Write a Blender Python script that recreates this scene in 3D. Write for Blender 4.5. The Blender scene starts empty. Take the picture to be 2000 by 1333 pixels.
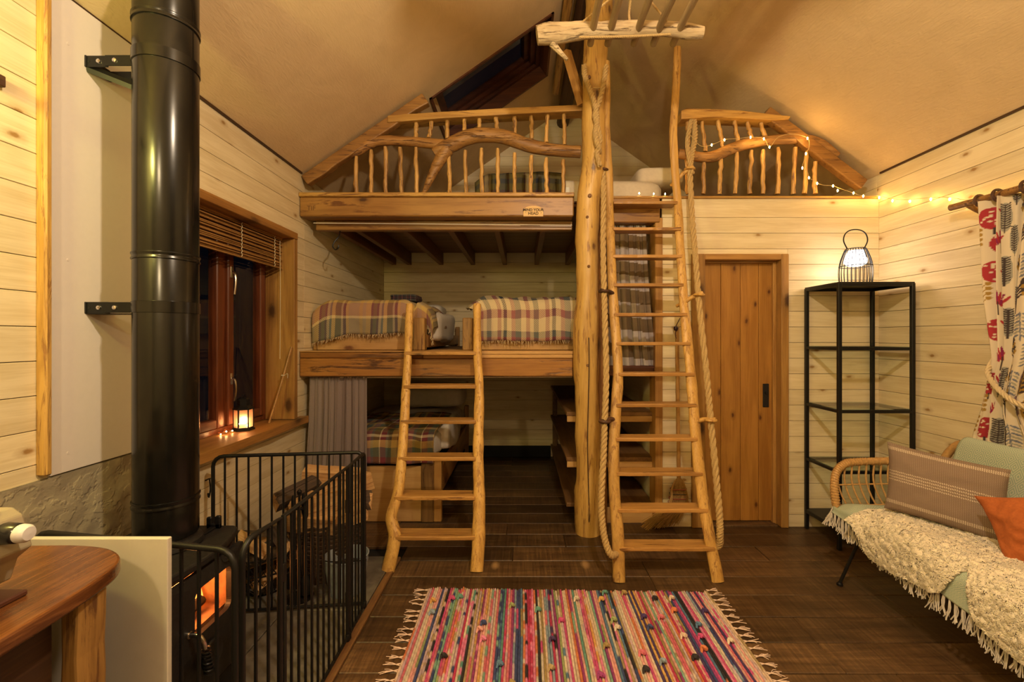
import bpy, math, random
import numpy as np
from mathutils import Vector as V, Matrix, noise as mn
random.seed(7)
PI = math.pi
SC = bpy.context.scene
COL = SC.collection
# ------------------------------------------------------------------ camera, world, lights, exposure
CAM_Z, F, VX, VY = 1.386, 889.0, 1020.0, 660.0
cd = bpy.data.cameras.new('camera'); cam = bpy.data.objects.new('camera', cd); COL.objects.link(cam)
cam.location = (0, 0, CAM_Z); cam.rotation_euler = (PI/2, 0, 0)
cd.sensor_width = 36; cd.lens = F*36/2000; cd.clip_start = 0.02
cd.shift_x = -(VX-1000)/2000; cd.shift_y = (VY-666.5)/2000
SC.camera = cam
w = bpy.data.worlds.new('night'); SC.world = w; w.use_nodes = True
w.node_tree.nodes['Background'].inputs[0].default_value = (0.02, 0.03, 0.06, 1)
w.node_tree.nodes['Background'].inputs[1].default_value = 0.02
vs = SC.view_settings
vs.view_transform = 'Standard'; vs.look = 'None'; vs.gamma = 1; vs.use_curve_mapping = False
vs.exposure = 1.25
SC.display_settings.display_device = 'sRGB'
def point(name, loc, e, col, r=0.05):
    l = bpy.data.lights.new(name, 'POINT'); l.energy = e; l.color = col; l.shadow_soft_size = r
    o = bpy.data.objects.new(name, l); COL.objects.link(o); o.location = loc; return o
point('pendant_light', (0.45, 0.62, 2.86), 60, (1, 0.79, 0.55), 0.05)
point('wall_light', (-1.43, 0.74, 2.20), 15, (1, 0.88, 0.22), 0.05)
point('kitchen_light', (-0.80, -0.45, 2.35), 23, (1, 0.76, 0.42), 0.05)

def P(x, y, d):
    """point at distance d from the camera plane seen at pixel x, y of the 2000 x 1333 frame"""
    return V(((x-VX)*d/F, d, CAM_Z-(y-VY)*d/F))

# ------------------------------------------------------------------ objects
WL = {}
def tag(o, label=None, cat=None, group=None, kind=None):
    if label: o['label'] = label
    if cat: o['category'] = cat
    if group: o['group'] = group
    if kind: o['kind'] = kind
    return o
def link(o, parent=None, world=(0, 0, 0)):
    COL.objects.link(o); world = V(world)
    if parent is not None:
        o.parent = parent; o.location = world-WL[parent.name]
    else: o.location = world
    WL[o.name] = world
    return o
def thing(name, label, cat, loc, group=None, kind=None):
    o = bpy.data.objects.new(name, None); o.empty_display_size = .05
    link(o, None, loc); return tag(o, label, cat, group, kind)

class MB:
    def __init__(s): s.v = []; s.f = []; s.m = []; s.uv = []; s.c = []
    def add(s, vs, fs, m=0, uv=None, col=None):
        n = len(s.v); s.v += [tuple(p) for p in vs]; s.uv += uv if uv else [(0, 0)]*len(vs)
        s.c += col if col else [(1, 1, 1)]*len(vs)
        s.f += [tuple(i+n for i in f) for f in fs]; s.m += [m]*len(fs); return s
    def box(s, x0, x1, y0, y1, z0, z1, c=0.0, m=0, T=None):
        """box with chamfered edges (c), T: optional transform of a point"""
        if c <= 0:
            vs = [V((x, y, z)) for z in (z0, z1) for y in (y0, y1) for x in (x0, x1)]
            fs = [(0, 2, 3, 1), (4, 5, 7, 6), (0, 1, 5, 4), (2, 6, 7, 3), (0, 4, 6, 2), (1, 3, 7, 5)]
        else:
            c = min(c, .45*min(x1-x0, y1-y0, z1-z0))
            vs = []; ids = {}
            X = (x0, x1); Y = (y0, y1); Z = (z0, z1)
            for i in (0, 1):
                for j in (0, 1):
                    for k in (0, 1):
                        sx, sy, sz = (c, -c)[i], (c, -c)[j], (c, -c)[k]
                        ids[i, j, k, 0] = len(vs); vs.append(V((X[i], Y[j]+sy, Z[k]+sz)))
                        ids[i, j, k, 1] = len(vs); vs.append(V((X[i]+sx, Y[j], Z[k]+sz)))
                        ids[i, j, k, 2] = len(vs); vs.append(V((X[i]+sx, Y[j]+sy, Z[k])))
            fs = []
            for i in (0, 1):
                q = [ids[i, 0, 0, 0], ids[i, 1, 0, 0], ids[i, 1, 1, 0], ids[i, 0, 1, 0]]; fs.append(tuple(q if i else q[::-1]))
                q = [ids[0, i, 0, 1], ids[0, i, 1, 1], ids[1, i, 1, 1], ids[1, i, 0, 1]]; fs.append(tuple(q if i else q[::-1]))
                q = [ids[0, 0, i, 2], ids[1, 0, i, 2], ids[1, 1, i, 2], ids[0, 1, i, 2]]; fs.append(tuple(q if i else q[::-1]))
            for i in (0, 1):
                for j in (0, 1):
                    q = [ids[i, j, 0, 0], ids[i, j, 1, 0], ids[i, j, 1, 1], ids[i, j, 0, 1]]; fs.append(tuple(q))
                    q = [ids[i, 0, j, 0], ids[i, 1, j, 0], ids[i, 1, j, 2], ids[i, 0, j, 2]]; fs.append(tuple(q))
                    q = [ids[0, i, j, 1], ids[1, i, j, 1], ids[1, i, j, 2], ids[0, i, j, 2]]; fs.append(tuple(q))
                    for k in (0, 1): fs.append((ids[i, j, k, 0], ids[i, j, k, 1], ids[i, j, k, 2]))
        if T: vs = [T(p) for p in vs]
        return s.add(vs, fs, m)
    def prism(s, poly, axis, a, b, m=0):
        """polygon (list of 2D points) extruded along axis from a to b"""
        def mk(p, t):
            return V((t, p[0], p[1])) if axis == 'x' else V((p[0], t, p[1])) if axis == 'y' else V((p[0], p[1], t))
        n = len(poly)
        vs = [mk(p, a) for p in poly]+[mk(p, b) for p in poly]
        fs = [tuple(range(n))[::-1], tuple(range(n, 2*n))]+[(i, (i+1) % n, n+(i+1) % n, n+i) for i in range(n)]
        return s.add(vs, fs, m)
    def tube(s, path, rad, seg=8, cap=True, wob=0.0, sq=(1, 1), ref=None, m=0, fr=6.0, mend=None):
        path = [V(p) for p in path]; n = len(path)
        rr = rad if isinstance(rad, (list, tuple)) else [rad]*n
        if len(rr) != n: rr = [lerpl(rr, i/(n-1)) for i in range(n)]
        vs = []; prev = None
        for i, p in enumerate(path):
            t = (path[min(i+1, n-1)]-path[max(i-1, 0)]).normalized()
            a = V(ref) if ref is not None else prev if prev is not None else (V((0, 0, 1)) if abs(t.z) < .9 else V((1, 0, 0)))
            N = (a-t*a.dot(t)).normalized(); prev = N; B = t.cross(N)
            for k in range(seg):
                an = 2*PI*k/seg; d = N*math.cos(an)*sq[0]+B*math.sin(an)*sq[1]
                r = rr[i]
                if wob: r *= 1+wob*mn.noise((p+d*r)*fr+V((3.1, 1.7, 9.2)))+.4*wob*mn.noise((p+d*r)*fr*3.3)
                vs.append(p+d*r)
        fs = [(i*seg+k, i*seg+(k+1) % seg, (i+1)*seg+(k+1) % seg, (i+1)*seg+k) for i in range(n-1) for k in range(seg)]
        s.add(vs, fs, m)
        if cap:
            b = len(s.v)-len(vs); me = m if mend is None else mend
            s.f += [tuple(b+k for k in range(seg))[::-1], tuple(b+(n-1)*seg+k for k in range(seg))]; s.m += [me, me]
        return s
    def lathe(s, prof, c, seg=24, m=0, ax='z'):
        c = V(c); vs = []
        for r, z in prof:
            for k in range(seg):
                a = 2*PI*k/seg
                d = V((r*math.cos(a), r*math.sin(a), z))
                if ax == 'x': d = V((z, d.x, d.y))
                if ax == 'y': d = V((d.x, z, d.y))
                vs.append(c+d)
        n = len(prof)
        fs = [(i*seg+k, i*seg+(k+1) % seg, (i+1)*seg+(k+1) % seg, (i+1)*seg+k) for i in range(n-1) for k in range(seg)]
        if prof[0][0] > 1e-4: fs.append(tuple(range(seg))[::-1])
        if prof[-1][0] > 1e-4: fs.append(tuple((n-1)*seg+k for k in range(seg)))
        return s.add(vs, fs, m)
    def grid(s, fn, nu, nv, m=0, colfn=None, flip=False):
        vs = []; uv = []; co = []
        for j in range(nv+1):
            for i in range(nu+1):
                u, v = i/nu, j/nv
                vs.append(fn(u, v)); uv.append((u, v))
                if colfn: co.append(colfn(u, v))
        W = nu+1
        fs = [(j*W+i, j*W+i+1, (j+1)*W+i+1, (j+1)*W+i) for j in range(nv) for i in range(nu)]
        if flip: fs = [f[::-1] for f in fs]
        return s.add(vs, fs, m, uv, co or None)
    def mesh(s, name, mats, smooth=False, org=(0, 0, 0)):
        me = bpy.data.meshes.new(name); o = V(org)
        me.from_pydata([(p[0]-o.x, p[1]-o.y, p[2]-o.z) for p in s.v], [], s.f)
        for mt in (mats if isinstance(mats, (list, tuple)) else [mats]): me.materials.append(mt)
        if any(s.m): me.polygons.foreach_set('material_index', s.m)
        if any(u != (0, 0) for u in s.uv[:500]):
            li = np.zeros(len(me.loops), dtype=np.int32); me.loops.foreach_get('vertex_index', li)
            L = me.uv_layers.new(name='UVMap'); L.data.foreach_set('uv', np.array(s.uv, dtype=np.float32)[li].ravel())
        if any(c != (1, 1, 1) for c in s.c):
            ca = me.color_attributes.new('Col', 'FLOAT_COLOR', 'POINT')
            a = np.ones((len(s.c), 4), dtype=np.float32); a[:, :3] = np.array(s.c, dtype=np.float32); ca.data.foreach_set('color', a.ravel())
        if smooth:
            me.polygons.foreach_set('use_smooth', [True]*len(me.polygons)); smooth == 3 or me.set_sharp_from_angle(angle=.75)
        me.update(); return me
    def build(s, name, mats, parent=None, smooth=False, at=None, solid=0, bevel=0):
        """link as one object; at: world position of its origin (default: the parent's origin)"""
        w = V(at) if at is not None else (WL[parent.name] if parent is not None else V((0, 0, 0)))
        o = bpy.data.objects.new(name, s.mesh(name, mats, smooth, w)); link(o, parent, w)
        if smooth == 2:
            pass
        if solid: md = o.modifiers.new('thickness', 'SOLIDIFY'); md.thickness = solid; md.offset = 0
        if bevel: md = o.modifiers.new('edge', 'BEVEL'); md.width = bevel; md.segments = 2; md.limit_method = 'ANGLE'
        return o
def lerpl(l, t):
    x = t*(len(l)-1); i = min(int(x), len(l)-2); return l[i]+(l[i+1]-l[i])*(x-i)
def cat(pts, n):
    """Catmull-Rom through pts, n samples"""
    pts = [V(p) for p in pts]
    if len(pts) == 2: return [pts[0].lerp(pts[1], i/(n-1)) for i in range(n)]
    q = [pts[0]*2-pts[1]]+pts+[pts[-1]*2-pts[-2]]; out = []
    for i in range(n):
        x = i/(n-1)*(len(pts)-1); k = min(int(x), len(pts)-2); t = x-k
        a, b, c, d = q[k:k+4]
        out.append(.5*((2*b)+(c-a)*t+(2*a-5*b+4*c-d)*t*t+(3*b-a-3*c+d)*t**3))
    return out
_cache = {}
def plank(parent, x0, x1, y0, y1, z0, z1, mat, c=.002, name='plank', key=None):
    """one board: alike boards share mesh data"""
    k = (round(x1-x0, 3), round(y1-y0, 3), round(z1-z0, 3), mat.name, c)
    if k not in _cache:
        hx, hy, hz = k[0]/2, k[1]/2, k[2]/2
        _cache[k] = MB().box(-hx, hx, -hy, hy, -hz, hz, c).mesh(name, mat)
    o = bpy.data.objects.new(name, _cache[k])
    return link(o, parent, ((x0+x1)/2, (y0+y1)/2, (z0+z1)/2))
def ss(a, b, x):
    t = max(0, min(1, (x-a)/(b-a))); return t*t*(3-2*t)

# ------------------------------------------------------------------ materials
MATS = {}
class N:
    """small node-graph writer"""
    def __init__(s, name):
        s.m = bpy.data.materials.new(name); s.m.use_nodes = True; s.t = s.m.node_tree; s.b = s.t.nodes['Principled BSDF']
    def n(s, typ, ins=None, **kw):
        nd = s.t.nodes.new(typ)
        for k, v in kw.items(): setattr(nd, k, v)
        for k, v in (ins or {}).items():
            if isinstance(v, bpy.types.NodeSocket): s.t.links.new(v, nd.inputs[k])
            else: nd.inputs[k].default_value = v
        return nd
    def math(s, op, a, b=0.0, c=0.0):
        return s.n('ShaderNodeMath', {0: a, 1: b, 2: c}, operation=op).outputs[0]
    def mix(s, f, a, b, mode='MIX'):
        nd = s.t.nodes.new('ShaderNodeMix'); nd.data_type = 'RGBA'; nd.blend_type = mode
        for i, v in ((0, f), (6, a), (7, b)):
            if isinstance(v, bpy.types.NodeSocket): s.t.links.new(v, nd.inputs[i])
            else: nd.inputs[i].default_value = v if i == 0 else tuple(v)[:3]+(1,)
        return nd.outputs[2]
    def ramp(s, f, stops, interp='LINEAR'):
        nd = s.n('ShaderNodeValToRGB', {0: f}); cr = nd.color_ramp; cr.interpolation = interp
        while len(cr.elements) < len(stops): cr.elements.new(.5)
        for e, (p, c) in zip(cr.elements, stops): e.position = p; e.color = tuple(c)[:3]+(1,)
        return nd.outputs[0]
    def fin(s, col=None, rough=.5, bump=None, bs=.3, dist=.002, **kw):
        b = s.b
        if col is not None:
            if isinstance(col, bpy.types.NodeSocket): s.t.links.new(col, b.inputs['Base Color'])
            else: b.inputs['Base Color'].default_value = tuple(col)[:3]+(1,)
        if isinstance(rough, bpy.types.NodeSocket): s.t.links.new(rough, b.inputs['Roughness'])
        else: b.inputs['Roughness'].default_value = rough
        if bump is not None:
            bp = s.n('ShaderNodeBump', {'Height': bump, 'Strength': bs, 'Distance': dist}); s.t.links.new(bp.outputs[0], b.inputs['Normal'])
        for k, v in kw.items(): b.inputs[k].default_value = v
        MATS[s.m.name] = s.m
        return s.m
def wood(name, light, dark, ax='x', rough=.5, grain=1.0, knot=None, kd=.10, kscale=3.2, bump=.25, vary=.12, streak=None, split=0.0, dep=None):
    g = N(name)
    tc = g.n('ShaderNodeTexCoord'); oi = g.n('ShaderNodeObjectInfo')
    off = g.n('ShaderNodeCombineXYZ', {0: g.math('MULTIPLY', oi.outputs['Random'], 37.), 1: g.math('MULTIPLY', oi.outputs['Random'], 91.), 2: g.math('MULTIPLY', oi.outputs['Random'], 53.)})
    p = g.n('ShaderNodeVectorMath', {0: tc.outputs['Object'], 1: off.outputs[0]}, operation='ADD').outputs[0]
    def mp(lo, hi):
        sc = [hi, hi, hi]; sc['xyz'.index(ax)] = lo
        return g.n('ShaderNodeMapping', {'Vector': p, 'Scale': tuple(sc)}).outputs[0]
    n1 = g.n('ShaderNodeTexNoise', {'Vector': mp(1.1*grain, 11*grain), 'Scale': 1.6, 'Detail': 5., 'Roughness': .6, 'Distortion': .5}).outputs[0]
    n2 = g.n('ShaderNodeTexNoise', {'Vector': mp(4*grain, 120*grain), 'Scale': 1.5, 'Detail': 3.}).outputs[0]
    f = g.math('ADD', g.math('MULTIPLY', n1, .68), g.math('MULTIPLY', n2, .32))
    col = g.ramp(f, [(.40, dark), (.58, light)])
    h = f
    if streak:
        n3 = g.n('ShaderNodeTexNoise', {'Vector': mp(1.6*grain, 17*grain), 'Scale': 2.3, 'Detail': 6., 'Roughness': .7, 'Distortion': .8}).outputs[0]
        mk = g.ramp(n3, [(.545, (0, 0, 0)), (.63, (1, 1, 1))])
        col = g.mix(mk, col, streak)
        h = g.math('SUBTRACT', f, g.math('MULTIPLY', mk, split))
    if knot:
        dp = dep or {'x': 'y', 'y': 'x', 'z': 'y'}[ax]; oth = [q for q in 'xyz' if q not in (ax, dp)][0]
        sx = g.n('ShaderNodeSeparateXYZ', {0: p})
        km = g.n('ShaderNodeCombineXYZ', {0: g.math('MULTIPLY', sx.outputs['xyz'.index(ax)], kscale*.5), 1: g.math('MULTIPLY', sx.outputs['xyz'.index(oth)], kscale), 2: 0.0}).outputs[0]
        vo = g.n('ShaderNodeTexVoronoi', {'Vector': km, 'Scale': 1.0, 'Randomness': 1.0}, voronoi_dimensions='2D')
        pick = g.math('GREATER_THAN', g.n('ShaderNodeSeparateColor', {0: vo.outputs['Color']}).outputs[0], .35)
        wn = g.n('ShaderNodeTexNoise', {'Vector': p, 'Scale': 60., 'Detail': 2.}).outputs[0]
        d = g.math('ADD', vo.outputs['Distance'], g.math('MULTIPLY', wn, .04))
        kf = g.ramp(d, [(kd*.45+.02, (1, 1, 1)), (kd+.02, (.35, .35, .35)), (kd*2.2+.02, (0, 0, 0))])
        kf = g.math('MULTIPLY', kf, pick)
        col = g.mix(kf, col, knot)
    vv = g.math('ADD', g.math('MULTIPLY', oi.outputs['Random'], vary*2), 1-vary)
    col = g.mix(1.0, col, g.n('ShaderNodeCombineColor', {0: vv, 1: vv, 2: vv}).outputs[0], 'MULTIPLY')
    return g.fin(col, rough, h, bump, .003)
def plain(name, col, rough=.5, metal=0.0, bump=0, scale=80., var=.0, **kw):
    g = N(name); c = col; b = None
    if var or bump:
        tc = g.n('ShaderNodeTexCoord')
        nz = g.n('ShaderNodeTexNoise', {'Vector': tc.outputs['Object'], 'Scale': scale, 'Detail': 5.}).outputs[0]
        if var: c = g.ramp(nz, [(.3, [x*(1-var) for x in col]), (.7, [min(1, x*(1+var)) for x in col])])
        if bump: b = nz
    return g.fin(c, rough, b, bump or .3, .003, Metallic=metal, **kw)
def emit(name, col, s):
    g = N(name); g.b.inputs['Emission Color'].default_value = tuple(col)+(1,); g.b.inputs['Emission Strength'].default_value = s
    return g.fin((.02, .02, .02), .6)
def glass(name, tint=(1, 1, 1), rough=0.0, ior=1.45):
    g = N(name); g.b.inputs['Transmission Weight'].default_value = 1; g.b.inputs['IOR'].default_value = ior
    return g.fin(tint, rough)
WW, WWD, KN = (.76, .65, .43), (.65, .53, .315), (.33, .19, .065)
pine_y = wood('whitewashed_pine_y', WW, WWD, 'y', .55, knot=KN, kd=.055, kscale=5.0, bump=.12, vary=.07)
pine_x = wood('whitewashed_pine_x', WW, WWD, 'x', .55, knot=KN, kd=.055, kscale=5.0, bump=.12, vary=.07)
floor_m = None
oak_x = wood('golden_oak_x', (.52, .30, .075), (.36, .185, .042), 'x', .45, knot=(.10, .045, .012), kd=.05, streak=(.20, .085, .02), split=.3, bump=.4)
oak_y = wood('golden_oak_y', (.50, .285, .075), (.34, .17, .04), 'y', .45, knot=(.10, .045, .012), kd=.05, streak=(.20, .085, .02), split=.3, bump=.4)
oak_z = wood('golden_oak_z', (.57, .34, .095), (.42, .23, .055), 'z', .45, grain=1.3, knot=(.12, .05, .015), kd=.05, streak=(.30, .145, .04), split=.6, bump=.6)
peel_z = wood('peeled_log_z', (.60, .375, .110), (.46, .265, .065), 'z', .42, grain=.8, knot=(.13, .06, .02), kd=.06, kscale=4., streak=(.27, .13, .04), split=.5, bump=.5, vary=.04)
peel_d = wood('shaded_log_z', (.38, .19, .055), (.20, .085, .025), 'z', .5, grain=.8, knot=(.10, .045, .012), streak=(.14, .06, .02), split=.5, bump=.6, vary=.04)
baluster_m = wood('baluster_wood', (.58, .345, .11), (.32, .165, .045), 'z', .45, grain=1.2, streak=(.13, .055, .02), split=.4, bump=.5)
beam_m = wood('beam_timber', (.36, .18, .042), (.25, .115, .024), 'x', .4, grain=.7, knot=(.07, .025, .007), kd=.06, streak=(.15, .055, .012), split=.2, bump=.25)
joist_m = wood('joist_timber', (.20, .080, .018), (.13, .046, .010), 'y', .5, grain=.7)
board_lt = wood('bed_board_pine', (.52, .31, .12), (.44, .24, .08), 'x', .5, grain=.7, knot=(.16, .06, .02), kd=.075, kscale=3.4, bump=.15)
door_m = wood('door_pine', (.42, .20, .040), (.31, .135, .024), 'z', .38, grain=.8, knot=(.10, .032, .008), kd=.048, kscale=4.2, bump=.15, vary=.10)
frame_m = wood('door_frame_oak', (.42, .225, .060), (.28, .135, .033), 'z', .45, grain=.8, knot=(.07, .03, .01), bump=.25)
frame_x = wood('frame_oak_x', (.42, .225, .060), (.28, .135, .033), 'x', .45, grain=.8, bump=.25)
frame_y = wood('window_oak_y', (.36, .175, .045), (.23, .100, .022), 'y', .45, grain=.8, knot=(.09, .04, .012), bump=.25)
sash_m = wood('red_stained_sash', (.17, .046, .014), (.085, .020, .007), 'z', .3, grain=.8)
sash_y = wood('red_stained_sash_y', (.16, .046, .015), (.075, .020, .007), 'y', .35, grain=.8)
drift_m = wood('driftwood', (.56, .43, .25), (.38, .27, .14), 'x', .75, grain=1.3, streak=(.13, .08, .04), split=.8, bump=.8)
pole_m = wood('grey_pole', (.36, .26, .14), (.25, .17, .09), 'y', .6, grain=1.0)
dark_log = wood('dark_ridge_log', (.095, .040, .018), (.045, .018, .009), 'y', .6, grain=.8, streak=(.02, .01, .005), split=.4, bump=.5)
dark_board = wood('dark_board', (.060, .026, .010), (.035, .014, .006), 'y', .5)
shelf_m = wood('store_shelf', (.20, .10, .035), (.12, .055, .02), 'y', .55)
worktop_m = wood('worktop_hardwood', (.19, .070, .020), (.09, .030, .010), 'y', .26, grain=.9, streak=(.21, .08, .024), bump=.1)
bamboo_m = wood('bamboo', (.40, .21, .065), (.25, .12, .033), 'y', .45, grain=1.5)
log_cut = wood('split_log', (.58, .37, .17), (.42, .23, .085), 'x', .75, grain=1.2, knot=(.2, .08, .03), streak=(.25, .12, .05), bump=.6)
log_bark = wood('log_bark', (.085, .055, .035), (.035, .022, .014), 'x', .9, grain=2., bump=1.)
# floor boards: dark, saw-marked, worn pale in two spots in front of the ladders
g = N('dark_floor_board')
tc = g.n('ShaderNodeTexCoord'); oi = g.n('ShaderNodeObjectInfo'); geo = g.n('ShaderNodeNewGeometry')
rnd = oi.outputs['Random']
off = g.n('ShaderNodeCombineXYZ', {0: g.math('MULTIPLY', rnd, 40.), 1: g.math('MULTIPLY', rnd, 17.), 2: rnd}).outputs[0]
pp = g.n('ShaderNodeVectorMath', {0: tc.outputs['Object'], 1: off}, operation='ADD').outputs[0]
a = g.n('ShaderNodeTexNoise', {'Vector': g.n('ShaderNodeMapping', {'Vector': pp, 'Scale': (1.3, 14, 14)}).outputs[0], 'Scale': 1.8, 'Detail': 6., 'Roughness': .65, 'Distortion': .6}).outputs[0]
sk = g.n('ShaderNodeMapping', {'Vector': pp, 'Rotation': (0, 0, .22), 'Scale': (95, 3, 1)}).outputs[0]
b = g.n('ShaderNodeTexNoise', {'Vector': sk, 'Scale': 1.0, 'Detail': 2.}).outputs[0]
c = g.n('ShaderNodeTexNoise', {'Vector': pp, 'Scale': 3.0, 'Detail': 4.}).outputs[0]
f = g.math('ADD', g.math('MULTIPLY', a, .46), g.math('ADD', g.math('MULTIPLY', b, .31), g.math('MULTIPLY', c, .23)))
col = g.ramp(f, [(.36, (.030, .016, .0075)), (.52, (.078, .042, .018)), (.66, (.15, .085, .037))])
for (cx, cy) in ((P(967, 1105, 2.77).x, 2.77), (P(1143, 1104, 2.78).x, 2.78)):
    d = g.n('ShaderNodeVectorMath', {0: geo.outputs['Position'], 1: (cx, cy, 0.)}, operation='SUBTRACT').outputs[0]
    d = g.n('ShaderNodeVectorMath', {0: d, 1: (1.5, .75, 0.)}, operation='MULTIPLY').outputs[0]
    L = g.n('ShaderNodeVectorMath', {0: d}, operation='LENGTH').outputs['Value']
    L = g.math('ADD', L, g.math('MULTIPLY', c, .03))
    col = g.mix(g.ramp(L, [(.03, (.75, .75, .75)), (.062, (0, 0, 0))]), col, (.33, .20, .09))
vv = g.math('ADD', g.math('MULTIPLY', rnd, .75), .62)
col = g.mix(1.0, col, g.n('ShaderNodeCombineColor', {0: vv, 1: vv, 2: vv}).outputs[0], 'MULTIPLY')
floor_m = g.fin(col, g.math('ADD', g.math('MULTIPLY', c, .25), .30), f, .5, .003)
# plaster: brushed swirl relief
g = N('cream_plaster'); tc = g.n('ShaderNodeTexCoord')
a = g.n('ShaderNodeTexNoise', {'Vector': tc.outputs['Object'], 'Scale': 4., 'Detail': 3., 'Distortion': 1.2}).outputs[0]
b = g.n('ShaderNodeTexNoise', {'Vector': g.n('ShaderNodeMapping', {'Vector': tc.outputs['Object'], 'Rotation': (.3, .6, .8), 'Scale': (60, 14, 30)}).outputs[0], 'Scale': 1., 'Detail': 4., 'Distortion': 1.5}).outputs[0]
plaster = g.fin(g.ramp(a, [(.3, (.65, .485, .275)), (.7, (.71, .535, .31))]), .75, g.math('ADD', b, g.math('MULTIPLY', a, .8)), .35, .006)
panel_white = plain('white_panel_paint', (.76, .70, .63), .55, 0, .06, 50., .012)
# rough grey render with lifted skins
g = N('grey_render'); tc = g.n('ShaderNodeTexCoord')
a = g.n('ShaderNodeTexNoise', {'Vector': tc.outputs['Object'], 'Scale': 4.5, 'Detail': 5., 'Roughness': .6, 'Distortion': .15}).outputs[0]
vo = g.n('ShaderNodeTexVoronoi', {'Vector': g.n('ShaderNodeVectorMath', {0: tc.outputs['Object'], 1: g.n('ShaderNodeTexNoise', {'Vector': tc.outputs['Object'], 'Scale': 5., 'Detail': 4.}).outputs['Color']}, operation='ADD').outputs[0], 'Scale': 6.}, feature='DISTANCE_TO_EDGE').outputs['Distance']
h = g.math('ADD', g.math('MULTIPLY', a, 1.2), g.ramp(a, [(.47, (0, 0, 0)), (.50, (.25, .25, .25)), (.58, (.3, .3, .3)), (.60, (.5, .5, .5))]))
render_m = g.fin(g.ramp(a, [(.3, (.31, .265, .175)), (.7, (.35, .30, .20))]), .7, h, .6, .012)
slate_m = plain('hearth_slate', (.115, .10, .078), .6, 0, .5, 14., .35)
black_steel = plain('black_steel', (.008, .0075, .0075), .42, .0, **{'Specular IOR Level': .3})
flue_m = plain('flue_enamel', (.006, .0055, .005), .22, .0, .02, 40., .2, **{'Specular IOR Level': .42})
iron_m = plain('cast_iron', (.016, .014, .013), .5, .1, .15, 90., .3, **{'Specular IOR Level': .35})
chrome = plain('chrome', (.75, .72, .68), .18, 1.0)
zinc = plain('galvanised_zinc', (.30, .345, .41), .5, .35, .05, 25., .2)
black = plain('black_void', (.004, .004, .004), .8)
pane_m = glass('window_glass')
shelf_glass = glass('shelf_glass', (.88, .95, .92))
# thin clear glass: fresnel reflection over a clear sheet
def thin_glass(name, tint):
    m = bpy.data.materials.new(name); m.use_nodes = True; t = m.node_tree; t.nodes.clear()
    o = t.nodes.new('ShaderNodeOutputMaterial'); mx = t.nodes.new('ShaderNodeMixShader'); fr = t.nodes.new('ShaderNodeFresnel')
    tr = t.nodes.new('ShaderNodeBsdfTransparent'); gl = t.nodes.new('ShaderNodeBsdfGlossy')
    tr.inputs[0].default_value = tuple(tint)+(1,); gl.inputs['Roughness'].default_value = 0.0; fr.inputs[0].default_value = 1.5
    ge = t.nodes.new('ShaderNodeNewGeometry'); mt = t.nodes.new('ShaderNodeMath'); mt.operation = 'MULTIPLY'; iv = t.nodes.new('ShaderNodeMath'); iv.operation = 'SUBTRACT'; iv.inputs[0].default_value = 1
    t.links.new(ge.outputs['Backfacing'], iv.inputs[1]); t.links.new(fr.outputs[0], mt.inputs[0]); t.links.new(iv.outputs[0], mt.inputs[1]); t.links.new(mt.outputs[0], mx.inputs[0]); t.links.new(tr.outputs[0], mx.inputs[1]); t.links.new(gl.outputs[0], mx.inputs[2])
    t.links.new(mx.outputs[0], o.inputs[0]); return m
pane_m = thin_glass('window_glass_thin', (.9, .9, .9)); shelf_glass = thin_glass('shelf_glass_thin', (.86, .93, .90))

# ================================================================== the room
XL, XR, YD, YB, YF = -1.61, 2.61, 3.33, 5.30, -1.8
EAVE, RIDGE_X, SL = 2.584, 0.5, 0.70
RIDGE = EAVE+SL*(RIDGE_X-XL)
PIT = .1145
def roof_z(x): return EAVE+SL*(x-XL) if x <= RIDGE_X else EAVE+SL*(XR-x)
floor = MB().box(XL-.3, XR+.1, YF-.1, YB+.1, -.12, -.022).build('floor', black); floor['kind'] = 'structure'
# floor boards, laid left to right; the hearth slab takes the near left corner
HX, HY0, HY1 = -.80, 1.15, 2.86
rows = [1.878+.19*k for k in range(-8, 20)]
rb = random.Random(3)
for y in rows:
    y1 = min(y+.19, YB)
    if y >= YB: break
    x0 = HX+.04 if (y1 > HY0 and y < HY1) else XL
    x = x0; first = True
    while x < XR-.01:
        L = rb.choice((1.2, 1.6, 1.9, 2.3)) if not first else rb.choice((.7, 1.1, 1.5, 2.1))
        x2 = x+L
        if XR-x2 < .5: x2 = XR
        dz = rb.uniform(-.0012, .0012)
        plank(floor, x+.0012, x2-.0012, y+.0018, y1-.0018, -.022, dz, floor_m, .003, 'floor_board')
        x = x2; first = False
# ceiling: two plastered slopes, the left one cut for the roof window
SKX0, SKX1, SKY0, SKY1 = -.71, .238, 3.475, 4.312
c = MB()
def slope(x0, x1, y0, y1, th=.24):
    a, b = roof_z(x0), roof_z(x1)
    if x0 >= RIDGE_X: b = EAVE+SL*(XR-x1)
    vs = [V(p) for p in ((x0, y0, a), (x1, y0, b), (x1, y1, b), (x0, y1, a))]
    n = len(vs); vs += [p+V((0, 0, th)) for p in vs]
    c.add(vs, [(0, 1, 2, 3), (7, 6, 5, 4), (0, 4, 5, 1), (1, 5, 6, 2), (2, 6, 7, 3), (3, 7, 4, 0)])
slope(XL-.05, SKX0, YF, YB); slope(SKX1, RIDGE_X, YF, YB); slope(SKX0, SKX1, YF, SKY0); slope(SKX0, SKX1, SKY1, YB); slope(RIDGE_X, XR+.05, YF, YB)
ceiling = c.build('ceiling', plaster); ceiling['kind'] = 'structure'

def rowzs(z0, top):
    k = math.floor(z0/PIT); z = z0-k*PIT
    out = [0.0] if z > .02 else []
    while z < top-.015: out.append(z); z += PIT
    return out+[top]
TH = .02
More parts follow.
